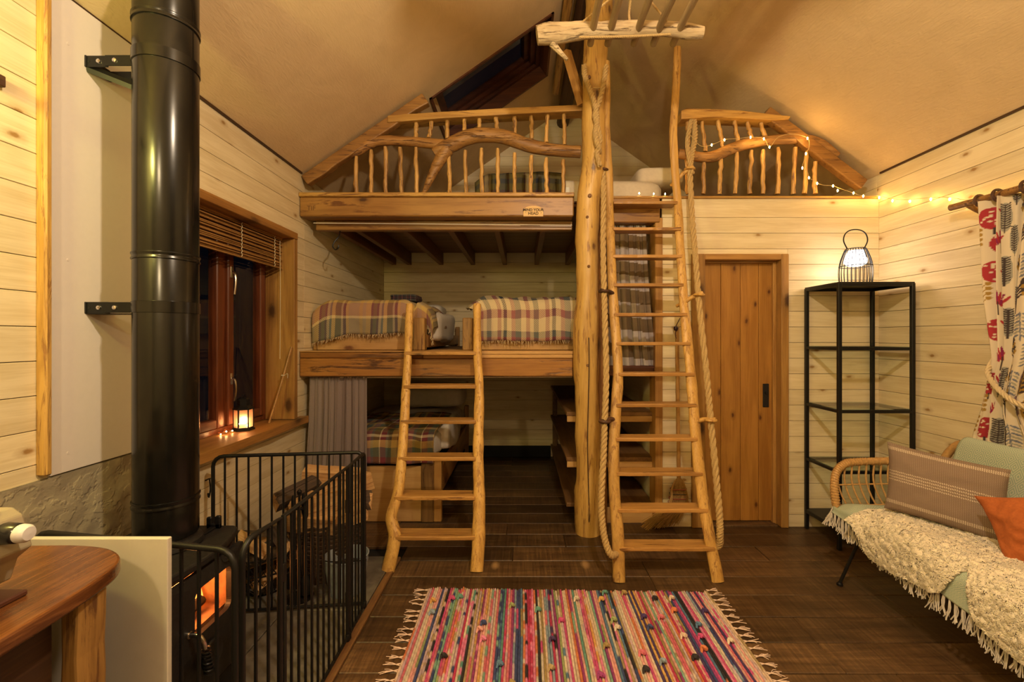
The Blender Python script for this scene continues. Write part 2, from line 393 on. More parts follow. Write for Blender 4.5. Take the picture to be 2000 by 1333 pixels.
# left wall with the window opening
WY0, WY1, WZ0, WZ1 = 2.06, 3.215, .80, 2.112
b = MB()
for y0, y1, z0, z1 in ((YF, WY0, 0, EAVE), (WY1, YB, 0, EAVE), (WY0, WY1, 0, WZ0), (WY0, WY1, WZ1, EAVE)):
    b.box(XL-.26, XL-TH, y0, y1, z0, z1)
wall_left = b.build('wall_left', dark_board); wall_left['kind'] = 'structure'
zs = rowzs(1.766, EAVE-.004)
for z0, z1 in zip(zs, zs[1:]):
    if z0 < WZ1 < z1 and z0 < WZ1-.01: plank(wall_left, XL-TH, XL, WY0+.0005, WY1-.0005, WZ1+.001, z1-.0012, pine_y, .001)
    if z0 < WZ0 < z1 and z1 > WZ0+.01: plank(wall_left, XL-TH, XL, WY0+.0005, WY1-.0005, z0+.0012, WZ0-.001, pine_y, .001)
    segs = [(-.2, YB)] if (z1 <= WZ0+.01 or z0 >= WZ1-.01) else [(-.2, WY0), (WY1, YB)]
    for y0, y1 in segs:
        cuts = [y0]+([3.36] if y0 < 3.36 < y1 else [])+[y1]
        for a, bb in zip(cuts, cuts[1:]):
            zz0, zz1 = z0, z1
            plank(wall_left, XL-TH, XL, a+.0005, bb-.0005, zz0+.0012, zz1-.0012, pine_y, .001)
# right wall
wall_right = MB().box(XR+TH, XR+.15, YF, YB, 0, EAVE+.02).build('wall_right', dark_board); wall_right['kind'] = 'structure'
zs = rowzs(2.262, EAVE-.004)
for z0, z1 in zip(zs, zs[1:]):
    for a, bb in ((-.2, 3.35), (3.35, YB)):
        plank(wall_right, XR, XR+TH, a, bb, z0+.0012, z1-.0012, pine_y, .001)
# back wall of bunks and loft, boarded up into the gable
wall_back = MB().prism([(XL-.05, 0), (XR+.05, 0), (XR+.05, EAVE), (RIDGE_X, RIDGE), (XL-.05, EAVE)], 'y', YB+TH, YB+.12).build('wall_back', dark_board); wall_back['kind'] = 'structure'
zs = rowzs(2.262, EAVE)+[EAVE+PIT*k for k in range(1, 13)]
gm = wood('whitewashed_pine_gable', (.86, .78, .60), (.80, .70, .50), 'x', .55, bump=.1, vary=.05)
for z0, z1 in zip(zs, zs[1:]):
    if z1 <= EAVE+.001:
        plank(wall_back, XL, 1.0 if z1 < 2.36 else XR, YB, YB+TH, z0+.0012, z1-.0012, pine_x if z1 < 2.36 else gm, .001)
    else:
        h0, h1 = (z0-EAVE)/SL, (z1-EAVE)/SL
        if XL+h1 > RIDGE_X-.04: break
        MB().prism([(XL+h0, z0+.001), (XR-h0, z0+.001), (XR-h1, z1-.001), (XL+h1, z1-.001)], 'y', YB, YB+TH).build('plank', gm, wall_back)
MB().box(XL, .33, YB-.018, YB-.001, .0, .13, .004).build('baseboard_back', black, None)['kind'] = 'structure'
# partition with the door: boards from the bunk opening to the right wall
DX0, DX1, DZ = P(1350, 0, YD).x, P(1538, 0, YD).x, CAM_Z+(VY-497)*YD/F    # outer edges of the door frame
PX0 = P(1293, 0, YD).x
wall_door = MB().box(PX0, DX0+.03, YD+TH, YD+.14, 0, 2.42).box(DX1-.03, XR, YD+TH, YD+.14, 0, 2.42).box(DX0+.03, DX1-.03, YD+TH, YD+.14, DZ-.03, 2.42).build('wall_door', dark_board)
wall_door['kind'] = 'structure'
zs = rowzs(2.266, 2.266)+[2.418]
for z0, z1 in zip(zs, zs[1:]):
    for a, bb in (((PX0, DX0), (DX1, XR)) if z0 < DZ-.05 else ((PX0, XR),)):
        zz0 = max(z0, DZ) if (a == PX0 and bb == XR and z0 < DZ) else z0
        if z0 < DZ < z1 and z0 < DZ-.05 and a == PX0: plank(wall_door, DX0+.0005, DX1-.0005, YD, YD+TH, DZ+.001, z1-.0012, pine_x, .001)
        plank(wall_door, a+.0005, bb-.0005, YD, YD+TH, zz0+.0012, z1-.0012, pine_x, .001)
# side wall between the bunks and the room behind the door
wall_bunk = MB().box(1.0, 1.05, YD+.14, YB, 0, 2.36).build('wall_bunk', pine_y); wall_bunk['kind'] = 'structure'
# end wall behind the camera
wr = MB().prism([(XL-.05, 0), (XR+.05, 0), (XR+.05, EAVE), (RIDGE_X, RIDGE), (XL-.05, EAVE)], 'y', YF-.1, YF).build('wall_front', pine_x); wr['kind'] = 'structure'
# corner beads where boards meet
t = MB().box(1.0-.03, PX0+.002, YD-.012, YD+.14, 0, 2.262, .004).build('trim_1', frame_m); tag(t, kind='structure')   # oak post edging the bunk opening
t = MB().box(XL-.002, XL+.034, 1.505, 1.530, .925, EAVE+.02, .006).build('trim_2', oak_z); t['kind'] = 'structure'     # upright batten on the left wall
# ridge log
pts = [(RIDGE_X-.03, y, RIDGE-.17) for y in np.linspace(YF, YB, 24)]
t = MB().tube(pts, .072, 12, wob=.12, fr=3).build('trim_3', dark_log, None, True); t['kind'] = 'structure'
t = MB().tube([(RIDGE_X-.16, y, RIDGE-.19) for y in np.linspace(2.3, 4.6, 6)], .034, 8, wob=.1).build('trim_4', oak_y, None, True); t['kind'] = 'structure'
for x_, n_ in ((XL, 'trim_5'), (XR, 'trim_6')):
    t = MB().box(x_-.012, x_+.012, YF, YD-.02, EAVE-.006, EAVE+.006).build(n_, dark_board); t['kind'] = 'structure'
# white heat panel and rough grey render behind the stove
t = thing('heat_shield', 'smooth white painted wall panel behind the black stove flue', 'wall panel', (XL, 1.8, .915))
pz = EAVE+.0
MB().box(XL+.0005, XL+.013, 1.541, 2.02, .915, pz, .002).build('panel', panel_white, t)
for (y, z) in ((1.60, .98), (1.60, 1.66), (1.60, 2.42), (1.96, .98), (1.96, 1.66)):
    MB().lathe([(0, .0), (.005, .0), (.0045, .0012), (0, .0014)], (XL+.013, y, z), 8, ax='x').build('screw', panel_white, t)
t = thing('render_upstand', 'rough grey rendered strip of wall below the white panel', 'wall panel', (XL, 1.8, 0))
def rf(u, v):
    y = 1.30+u*.82; z = .0+v*.912; return V((XL+.020+.010*mn.noise(V((y*6, z*6, 1)))+.006*mn.noise(V((y*17, z*17, 4))), y, z))
m = MB().grid(rf, 60, 60, flip=True); m.box(XL+.0005, XL+.006, 1.30, 2.12, 0, .912); m.build('render', render_m, t, True)
t = thing('wall_lamp', 'brown wooden wall lamp bracket at the top left edge', 'wall lamp', (XL, 1.35, 2.17))
MB().box(XL+.001, XL+.022, 1.30, 1.402, 2.155, 2.19, .003).build('back_plate', dark_log, t)
MB().tube([(XL+.02, 1.32, 2.17), (XL+.10, 1.20, 2.17), (XL+.13, 1.12, 2.19)], .010, 8).build('arm', dark_log, t, True)
# ------------------------------------------------------------------ hearth
t = thing('hearth_slab', 'dark grey stone hearth under the stove and fire guard', 'hearth', ((XL+HX)/2, 2, 0))
hb = random.Random(5)
for i, (y0, y1) in enumerate(((HY0, 1.72), (1.72, 2.29), (2.29, HY1))):
    for x0, x1 in ((XL+.02, -1.2), (-1.2, HX)):
        MB().box(x0+.003, x1-.003, y0+.003, y1-.003, -.02, .012+hb.uniform(0, .002), .004).build('stone_slab', slate_m, t)
MB().box(HX, HX+.038, HY0, HY1, -.02, .010, .004).build('edging', shelf_m, t)
# ------------------------------------------------------------------ window in the left wall
RX = XL-.20
win = MB().box(RX-.002, XL+.018, WY1-.036, WY1+.012, WZ0-.0, WZ1-.035, .003).build('window_1', frame_m); win['kind'] = 'structure'; WL[win.name] = V((0, 0, 0))
MB().box(RX, XL+.018, WY0-.012, WY0+.03, WZ0, WZ1-.035, .003).build('frame', frame_m, win)
MB().box(RX, XL+.020, WY0-.013, WY1+.013, WZ1-.0345, WZ1+.014, .003).build('frame', frame_y, win)
sill = MB()
def silf(u, v):
    y = WY0-.06+u*(WY1-WY0+.16); x = RX+v*(.20+.055+.012*mn.noise(V((y*3, 0, 2)))); return V((x, y, WZ0+.018))
sp = [(silf(u, 1).x, silf(u, 1).y) for u in np.linspace(0, 1, 20)]
sill.prism([(RX, WY0-.01), (RX, WY1+.02)]+sp[::-1], 'z', WZ0-.03, WZ0+.018)
sill.build('sill', frame_y, win)
# frame and two sashes at the outer face
def sash(y0, y1, z0, z1, x0, x1, wd, name, hinge):
    s = MB().box(x0, x1, y0, y0+wd, z0, z1, .006).box(x0, x1, y1-wd, y1, z0, z1, .006).build(name, sash_m, win)
    MB().box(x0+.002, x1-.002, y0+wd, y1-wd, z0, z0+wd, .006).build('rail', sash_y, s)
    MB().box(x0+.002, x1-.002, y0+wd, y1-wd, z1-wd, z1, .006).build('rail', sash_y, s)
    MB().box((x0+x1)/2-.003, (x0+x1)/2+.003, y0+wd-.004, y1-wd+.004, z0+wd-.004, z1-wd+.004).build('pane', pane_m, s)
    return s
wz0, wz1 = WZ0+.018, WZ1-.035
of = MB().box(RX-.03, RX+.02, WY0+.03, WY0+.07, wz0, wz1, .004).box(RX-.03, RX+.02, WY1-.076, WY1-.036, wz0, wz1, .004).box(RX-.03, RX+.02, WY0+.07, WY1-.076, wz0, wz0+.035, .004).box(RX-.03, RX+.02, WY0+.07, WY1-.076, wz1-.04, wz1, .004)
of.box(RX-.03, RX+.02, 2.70, 2.745, wz0+.035, wz1-.04, .004).build('outer_frame', sash_m, win)
s1 = sash(WY0+.07, 2.70, wz0+.037, wz1-.042, RX-.02, RX+.038, .055, 'sash', 0)
s2 = sash(2.745, WY1-.076, wz0+.037, wz1-.042, RX-.02, RX+.038, .055, 'sash', 1)
for z in (1.72, 1.07):
    h = MB().tube(cat([(RX+.04, 2.772, z+.07), (RX+.062, 2.772, z+.055), (RX+.066, 2.772, z), (RX+.058, 2.772, z-.07)], 12), .006, 8).box(RX+.037, RX+.043, 2.762, 2.782, z+.03, z+.1, .002)
    h.build('handle', chrome, win, True)
# ------------------------------------------------------------------ roof window in the left slope
SKN = V((-SL, 0, 1)).normalized()
def sk(x, y, up): return V((x, y, roof_z(x)))+SKN*up
sky = MB()
def skboard(a, b, d0, d1, thick):
    """reveal board along edge a-b (x,y pairs), from depth d0 to d1 above the slope, thickness towards the inside"""
    vs = [sk(a[0], a[1], d0), sk(b[0], b[1], d0), sk(b[0], b[1], d1), sk(a[0], a[1], d1)]
    t = V(thick); vs += [p+t for p in vs]
    return vs, [(0, 1, 2, 3), (7, 6, 5, 4), (0, 4, 5, 1), (1, 5, 6, 2), (2, 6, 7, 3), (3, 7, 4, 0)]
U = V((1, 0, SL)).normalized()
red_x = wood('dark_red_frame', (.105, .030, .011), (.045, .012, .006), 'x', .45, grain=.8)
red_y = wood('dark_red_lining', (.12, .038, .014), (.06, .017, .008), 'y', .45, grain=.8, knot=(.03, .01, .004), kd=.1)
E = [((SKX0, SKY0), (SKX1, SKY0), (0, .022, 0)), ((SKX1, SKY0), (SKX1, SKY1), tuple(-.022*U)), ((SKX1, SKY1), (SKX0, SKY1), (0, -.022, 0)), ((SKX0, SKY1), (SKX0, SKY0), tuple(.022*U))]
root = None
for i, (a, bb, t) in enumerate(E):
    vs, fs = skboard(a, bb, -.012, .235, t); m = MB().add(vs, fs)
    if root is None: root = m.build('window_2', red_x); root['kind'] = 'structure'; WL[root.name] = V((0, 0, 0))
    else: m.build('lining', red_y if i != 2 else red_x, root)
for k, (ins, d0, d1, wd) in enumerate(((.022, .10, .135, .045), (.067, .125, .165, .045), (.112, .155, .20, .05))):
    x0, x1, y0, y1 = SKX0+ins*.82, SKX1-ins*.82, SKY0+ins, SKY1-ins
    f = MB()
    for (a, bb, t) in (((x0, y0), (x1, y0), (0, wd, 0)), ((x1, y0), (x1, y1), tuple(-wd*U)), ((x1, y1), (x0, y1), (0, -wd, 0)), ((x0, y1), (x0, y0), tuple(wd*U))):
        vs, fs = skboard(a, bb, d0, d1, t); f.add(vs, fs)
    f.build('frame' if k < 2 else 'sash', red_x, root)
vs, fs = skboard((SKX0+.1, SKY0+.12), (SKX1-.1, SKY0+.12), .185, .19, (0, SKY1-SKY0-.24, 0)); MB().add(vs, fs).build('pane', pane_m, root)
# ------------------------------------------------------------------ door
DIN0, DIN1 = P(1369, 0, YD+.06).x, P(1510, 0, YD+.07).x
dz = CAM_Z+(VY-511)*(YD+.06)/F
dr = MB().box(DX0, DIN0, YD-.022, YD+.13, 0, DZ, .005).build('door_1', frame_m); tag(dr, kind='structure'); WL[dr.name] = V((0, 0, 0))
MB().box(DIN1+.012, DX1, YD-.022, YD+.13, 0, DZ, .005).build('frame', frame_m, dr)
MB().box(DIN0-.001, DIN1+.013, YD-.02, YD+.13, dz, DZ, .005).build('frame', frame_x, dr)
MB().box(DIN1-.012, DIN1+.013, YD+.045, YD+.125, 0, dz, .004).build('stop', frame_m, dr)
MB().box(DIN0, DIN1, YD+.045, YD+.125, dz-.014, dz+.001, .003).build('stop', frame_x, dr)
pw = (1369, 1408, 1446.5, 1482, 1509)
for a, bb in zip(pw, pw[1:]):
    x0, x1 = P(a, 0, YD+.075).x, P(bb, 0, YD+.075).x
    plank(dr, x0+.001, x1-.001, YD+.075, YD+.10, .015, dz-.008, door_m, .004, 'door_plank')
lz = CAM_Z-(773-VY)*(YD+.07)/F; lx = P(1496, 0, YD+.07).x
lp = MB().box(lx-.023, lx+.023, YD+.068, YD+.0752, lz-.088, lz+.088, .003)
for dz_ in (-.07, .07): lp.lathe([(0, -.002), (.004, -.002), (.004, .001)], (lx, YD+.067, lz+dz_), 8, ax='y')
lp.build('latch_plate', iron_m, dr)
MB().lathe([(0, -.012), (.009, -.012), (.010, -.004), (.010, .002)], (lx, YD+.067, lz+.02), 12, ax='y').build('latch_knob', iron_m, dr, True)
MB().box(DIN0, DIN1, YD+.0, YD+.12, -.02, .012, .004).build('threshold', floor_m, dr)
# ================================================================== bunks, loft, post
BF = 3.28                      # front face of the big beams
zb = lambda y, d: CAM_Z+(VY-y)*d/F
# loft platform
LT = 2.432
t = thing('loft_platform', 'upper loft floor with big front beam and joists beneath', 'loft', (-.3, BF, 2.25))
X1 = .372
bz0, bz1 = 2.262, LT-.03
bm = MB().box(XL+.004, X1, BF, BF+.13, bz0, bz1, .008).build('beam', beam_m, t)
MB().box(.56, PX0-.02, BF+.03, BF+.12, CAM_Z+(VY-434)*3.3/F, bz1, .006).build('beam', beam_m, t)
plank(t, XL+.002, .375, BF-.012, BF+.15, LT-.03, LT, oak_x, .005, 'ledge')
plank(t, .56, XR-.002, BF+.035, BF+.15, LT-.03, LT-.012, oak_x, .004, 'ledge')
MB().box(XL+.06, .375, BF+.135, BF+.20, 2.195, 2.262, .005).build('ledger', beam_m, t)
for x in (770, 800, 862, 924, 986, 1048, 1108):
    xx = (x-VX)/F*YB
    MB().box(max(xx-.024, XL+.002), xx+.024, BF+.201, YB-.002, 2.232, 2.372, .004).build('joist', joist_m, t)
y = BF+.155
while y < YB-.01:
    y1 = min(y+.145, YB)
    plank(t, XL+.002, 1.0, y+.001, y1-.001, 2.374, 2.40, wood('loft_board', (.20, .095, .03), (.13, .055, .016), 'x') if 'loft_board' not in MATS else MATS['loft_board'], .003, 'floor_board')
    y = y1
MB().box(XL+.002, XR-.002, BF+.15, YB-.002, 2.402, 2.415).build('deck', joist_m, t)
MB().tube([(XL+.06, BF+.10, 2.238), (.37, BF+.10, 2.222)], .0032, 8).build('curtain_track', plain('track_white', (.75, .68, .58), .35), t, True)
# faint pencil marks on the left end of the beam
def textobj(name, body, size, loc, mat, parent, ext=.0006):
    cu = bpy.data.curves.new(name, 'FONT'); cu.body = body; cu.size = size; cu.align_x = 'CENTER'; cu.extrude = ext; cu.offset = .0007 if size < .04 else 0
    tmp = bpy.data.objects.new(name+'_source', cu); COL.objects.link(tmp)
    bpy.context.view_layer.update()
    me = bpy.data.meshes.new_from_object(tmp.evaluated_get(bpy.context.evaluated_depsgraph_get()))
    bpy.data.objects.remove(tmp); me.name = name; me.materials.clear(); me.materials.append(mat)
    me.transform(Matrix.Rotation(PI/2, 4, 'X'))
    o = bpy.data.objects.new(name, me); return link(o, parent, loc)
ink = plain('burnt_ink', (.035, .014, .005), .7)
pencil = plain('pencil_mark', (.12, .05, .014), .7)
textobj('lettering', 'TIF', .048, P(608, 411, BF-.0005), pencil, t)
# sign
sc_ = P(1041.5, 414, BF)
t = thing('warning_plaque', 'small carved wooden plaque reading MIND YOUR HEAD on the loft beam', 'sign', (sc_.x, BF, sc_.z))
hw, hh = .071, .036
pr = [(-hw, -hh), (hw, -hh), (hw, .010)]+[(.062*math.cos(a), .010+.030*math.sin(a)**.7 if math.sin(a) > 0 else .010) for a in np.linspace(.05, PI-.05, 14)]+[(-hw, .010)]
MB().prism([(sc_.x+p[0], sc_.z+p[1]) for p in pr], 'y', BF-.012, BF-.0005).build('board', wood('plaque_wood', (.62, .40, .15), (.48, .28, .09), 'x'), t)
textobj('lettering', 'MIND YOUR', .0265, (sc_.x, BF-.0122, sc_.z+.002), ink, t)
textobj('lettering', 'HEAD', .0285, (sc_.x, BF-.0122, sc_.z-.024), ink, t)
for sx in (-.055, .055): MB().lathe([(0, -.003), (.0035, -.0015), (.0038, 0)], (sc_.x+sx, BF-.012, sc_.z-.010), 8, ax='y').build('screw', chrome, t, True)
# iron hook under the loft
hp = P(655, 468, 3.37)
t = thing('iron_hook', 'black iron hook hanging under the left end of the loft beam', 'hook', P(655, 452, 3.40))
MB().tube(cat([P(664, 452, 3.44), P(662, 462, 3.40), P(653, 473, 3.38), P(650, 482, 3.37), P(655, 488, 3.37), P(661, 484, 3.37), P(661, 479, 3.37)], 24), .0045, 6).build('hook', black_steel, t, True)
# middle platform
MT = 1.290
t = thing('bunk_platform', 'middle sleeping platform on a split front beam behind the short ladder', 'bunk bed', (-.3, BF, 1.1))
b2 = wood('cracked_beam', (.34, .155, .036), (.23, .094, .02), 'x', .4, grain=.6, knot=(.08, .03, .008), kd=.06, streak=(.08, .03, .008), split=.8, bump=.4)
MB().box(XL+.004, .366, BF, BF+.11, 1.106, 1.236, .006).build('beam', b2, t)
MB().box(XL+.004, P(826, 0, BF).x, BF+.001, BF+.11, 1.2375, 1.281, .006).build('beam', b2, t)
MB().box(P(826, 0, BF).x+.001, .366, BF-.003, BF+.11, 1.2375, 1.264, .005).build('beam', board_lt, t)
plank(t, XL+.004, P(826, 0, BF).x, BF-.004, BF+.13, 1.282, MT, board_lt, .003, 'nosing')
plank(t, P(826, 0, BF).x+.001, .366, BF-.004, BF+.13, 1.266, MT, board_lt, .003, 'nosing')
MB().box(.57, .98, BF+.06, BF+.12, 1.106, 1.18, .004).build('beam', red_x, t)
y = BF+.132
while y < YB-.01:
    y1 = min(y+.14, YB)
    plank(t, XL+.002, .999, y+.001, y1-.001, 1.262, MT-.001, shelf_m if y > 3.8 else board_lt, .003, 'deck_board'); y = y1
for x in (-1.2, -.75, -.3, .15, .6): MB().box(x-.02, x+.02, BF+.13, YB-.002, 1.15, 1.261, .003).build('joist', joist_m, t)
MB().tube([(XL+.25, BF+.06, 1.094), (.366, BF+.06, 1.098)], .005, 8).build('curtain_track', MATS['track_white'], t, True)
# two beds on it, and one below: front board, posts and side rail
def bed(name, label, x0, x1, y0, z0, zt, zp, posts, side=None, group=None):
    t = thing(name, label, 'bed', ((x0+x1)/2, y0, z0))
    MB().box(x0, x1, y0, y0+.03, z0+.002, zt, .004).build('front_board', board_lt, t)
    for (a, bb, zz, m) in posts:
        if a < XL+.05: MB().box(a, bb, y0-.012, y0+.045, z0, zz, .006).build('corner_post', m, t); continue
        MB().box(a, bb, y0-(.085 if z0 > 1 else .012), y0-.002 if z0 > 1 else y0+.045, z0, zz, .006).build('corner_post', m, t)
    if side is not None:
        MB().box(side-.016, side+.016, y0+.046, YB-.06, z0+.02 if z0 > .5 else z0+.18, zt-.03, .004).build('side_rail', frame_y, t)
        MB().box(side-.022, side+.022, YB-.06, YB-.003, z0, zp-.02, .004).build('corner_post', frame_m, t)
    return t
YBED = 3.50
X = lambda px, d=YBED: (px-VX)*d/F
postm = wood('bed_post_oak', (.34, .185, .05), (.22, .11, .028), 'z', .5, streak=(.12, .05, .015), split=.3)
bed('bed_frame', 'pale pine bed end on the middle platform beside the window wall', X(619), X(812), YBED, MT, zb(646, YBED), 1.53,
    ((XL+.004, X(619), zb(640, YBED), postm), (X(812), X(834), zb(622, YBED), postm)), X(830))
bed('bed_frame', 'pale pine bed end on the middle platform beside the log post', X(925), .985, YBED, MT, zb(654, YBED), 1.53,
    ((X(906), X(925), zb(622, YBED), postm),), X(908))
YLB = 3.42
bed('bed_frame', 'low pine bed end on the floor behind the short ladder', XL+.01, X(823, YLB), YLB, .0, zb(911, YLB), .62,
    ((X(823, YLB), X(847, YLB), zb(898, YLB), wood('dark_oak_post', (.20, .105, .035), (.10, .048, .016), 'z', .5, grain=.7, streak=(.05, .022, .008), split=.4)),), X(853, YLB))
MB().box(X(847, YLB), X(862, YLB), YLB, YLB+.05, 0, zb(898, YLB), .004).build('corner_post', frame_m, bpy.data.objects['bed_frame.002'])
# storage shelves at the right end of the lower level
t = thing('storage_shelf', 'dark built-in shelves running back under the bunk beside the log post', 'shelf unit', (.66, 4.3, 0))
for k, z in enumerate((.15, .49, .83)):
    MB().box(.33, .985, 3.40, YB-.004, z-.03, z, .004).build('shelf', shelf_m, t)
    if k: MB().box(.335, .98, 3.402, 3.42, z-.075, z-.031, .003).build('lip', board_lt, t)
MB().box(.60, .985, 3.40, 3.425, .0, .118, .003).build('plinth', board_lt, t)
MB().box(.35, .40, 5.20, 5.26, 0, .80).build('upright', shelf_m, t)
# log post
t = thing('log_post', 'peeled tree trunk post carrying the roof ridge beside the tall ladder', 'post', (.465, 3.23, 0))
pp = [(1046, 1124, 1174), (1000, 1123, 1173), (960, 1121, 1171), (930, 1126, 1172), (850, 1123, 1171), (790, 1124, 1170), (735, 1120, 1169), (680, 1120, 1169), (650, 1119, 1170), (600, 1124, 1168), (540, 1126, 1169), (480, 1124, 1168), (430, 1125, 1171), (395, 1127, 1171), (355, 1132, 1178), (330, 1135, 1181), (300, 1137, 1183), (240, 1137, 1183), (180, 1138, 1184), (120, 1139, 1185), (60, 1141, 1190), (0, 1144, 1196), (-80, 1146, 1198)]
YP = 3.235
cen = [V((((a+bb)/2-VX)*YP/F, YP, zb(y_, YP))) for (y_, a, bb) in pp]; cen[0].z = 0
rad = [(bb-a)/2*YP/F for (_, a, bb) in pp]
cc = cat(cen, 90); rr = [lerpl(rad, i/89) for i in range(90)]
while cc[-1].z > roof_z(cc[-1].x)+.05: cc.pop(); rr.pop()
MB().tube(cc, rr, 36, wob=.10, fr=6).build('trunk', peel_z, t, True)
# darker stem added behind its right side, colouring in the trunk's shaded half
c2 = [V(((x_-VX)*(YP+.055)/F, YP+.055, zb(y_, YP+.055))) for (x_, y_) in ((1172, 1040), (1170, 900), (1169, 760), (1169, 620), (1168, 480), (1170, 400))]; c2[0].z = 0
MB().tube(cat(c2, 40), [.055, .052, .050, .052, .050, .045], 16, wob=.12).build('stem', peel_d, t, True)
for (x_, y_, r_) in ((1152, 382, .014), (1147, 424, .011), (1148, 714, .013), (1151, 150, .012), (1163, 235, .010), (1150, 520, .010)):
    q = P(x_, y_, YP-.087)
    MB().lathe([(r_, .006), (r_*.9, -.002), (r_*.5, -.004), (0, -.002)], q, 10, ax='y').build('knot', plain('knot_dark', (.16, .07, .02), .6) if 'knot_dark' not in MATS else MATS['knot_dark'], t, True)
# drying crack down the lower half of the trunk
cr = [P(1149+1.5*math.sin(y_*.02), y_, YP-.0925) for y_ in range(660, 1035, 15)]
MB().tube(cr, .0035, 5, sq=(1, .6)).build('crack', ink, t)
t2 = thing('roof_brace', 'short diagonal timber brace between log post and ridge', 'brace', P(1118, 150, 3.5))
MB().tube([P(1106, 100, 3.32), P(1137, 205, 3.26)], .03, 4, sq=(1.2, .7)).build('brace', frame_m, t2)

# ================================================================== ladders
def ladder(name, label, foot_y, s, steps, lst, rst, sd, sw, th, sm, stile_m, over, rad_fn, sq):
    """steps: [(front edge y px, x0 px, x1 px)], lst/rst: stile [(x px, y px)] centre lines"""
    def zof(y): return (CAM_Z*F-(y-VY)*foot_y)/(F+(y-VY)*s)
    def q(x, y, dy=0):
        z = zof(y); d = foot_y+s*z+dy; return V(((x-VX)*d/F, d, z))
    t = thing(name, label, 'ladder', (q((lst[0][0]+rst[0][0])/2, lst[0][1]).x, foot_y, 0))
    for st in (lst, rst):
        yk = q(0, 385).y
        pts = [q(x, y) if y > 385 else P(x, y, yk) for x, y in st]; n = len(pts)
        p = cat(pts, 70)
        tz = [a for a in p]
        MB().tube(p, [rad_fn(i/69) for i in range(70)], 14, wob=.13, fr=7, sq=sq, ref=(1, 0, 0)).build('stile', stile_m, t, True)
    rl = random.Random(len(steps))
    for (y, x0, x1) in steps:
        a, bb = q(x0, y), q(x1, y); yf = a.y-over
        xa, xb, z = a.x*yf/a.y, bb.x*yf/bb.y, a.z
        m = MB(); n = 14; dp = sd
        fr = [(xa+(xb-xa)*i/n, yf+.006*mn.noise(V((i*.6, z*9, 0)))) for i in range(n+1)]
        if dp: m.prism(fr+[(xb-.004, yf+dp), (xa+.004, yf+dp)], 'z', z-th, z)
        m.build('step', sm, t, bevel=.004)
    return t, q
step_m = wood('worn_step_oak', (.46, .245, .07), (.31, .15, .038), 'x', .42, grain=.9, streak=(.17, .075, .02), knot=(.10, .045, .012), kd=.05, bump=.35)
LS = [(687, 790, 930), (752, 788, 930), (820, 782, 930), (891, 777, 929), (967, 769, 929), (1044, 762, 928)]
ladder('bunk_ladder', 'short six-step rustic oak ladder up to the middle bunks', 2.70, .385, LS,
       [(758, 1117), (771, 1050), (764, 1010), (778, 960), (785, 890), (790, 820), (793, 755), (797, 690), (800, 595)],
       [(931, 1117), (935, 1040), (936, 960), (934, 890), (935, 820), (936, 755), (933, 700), (932, 640), (932, 595)],
       .125, 0, .024, step_m, oak_z, .035, lambda u: .040-.013*u, (1.0, .8))
TS = [(1066, 1210, 1397), (992, 1207, 1384), (921, 1205, 1373), (854, 1203, 1364), (788, 1204, 1361), (728, 1208, 1357), (668.5, 1204, 1349), (612, 1200, 1343), (554.5, 1198, 1336), (499, 1197, 1332), (446, 1198, 1331), (395, 1199, 1324)]
tl, LQ = ladder('loft_ladder', 'tall twelve-step rustic oak ladder up to the loft', 2.583, .266, TS,
       [(1209, 1137), (1207, 1050), (1200, 960), (1199, 860), (1204, 790), (1207, 730), (1203, 660), (1197, 570), (1193, 480), (1190, 400), (1188, 330), (1184, 250), (1185, 180), (1184, 120)],
       [(1402, 1137), (1386, 1050), (1371, 960), (1360, 860), (1354, 790), (1348, 720), (1340, 640), (1333, 560), (1328, 470), (1324, 400), (1318, 330), (1315, 260), (1319, 190), (1322, 140), (1323, 92)],
       .115, 0, .022, step_m, oak_z, .030, lambda u: .036-.009*u, (1.0, .62))
# rope pegs on the tall ladder
pegs = [(1186, 340, 1178, 338), (1199, 575, 1180, 571), (1201, 820, 1181, 820), (1322, 352, 1347, 336), (1335, 592, 1365, 578), (1360, 824, 1388, 818)]
for i, (x0, y0, x1, y1) in enumerate(pegs):
    a, bb = LQ(x0, y0), LQ(x1, y1, -.055)
    e = bb+(bb-a).normalized()*.03
    tl_p = MB().tube(cat([a-(bb-a)*.35+V((0, .03, 0)), a, (a+bb)/2+V((0, 0, .008)), bb, e], 14), [.012, .014, .014, .017, .014], 10, wob=.1)
    tl_p.tube([bb+V((.030*math.cos(k), .030*math.sin(k), .002*math.sin(2*k))) for k in np.linspace(0, 2*PI, 17)], .009, 8, cap=False)
    tl_p.build('rope_peg', oak_z if i > 2 else dark_log, tl, True)
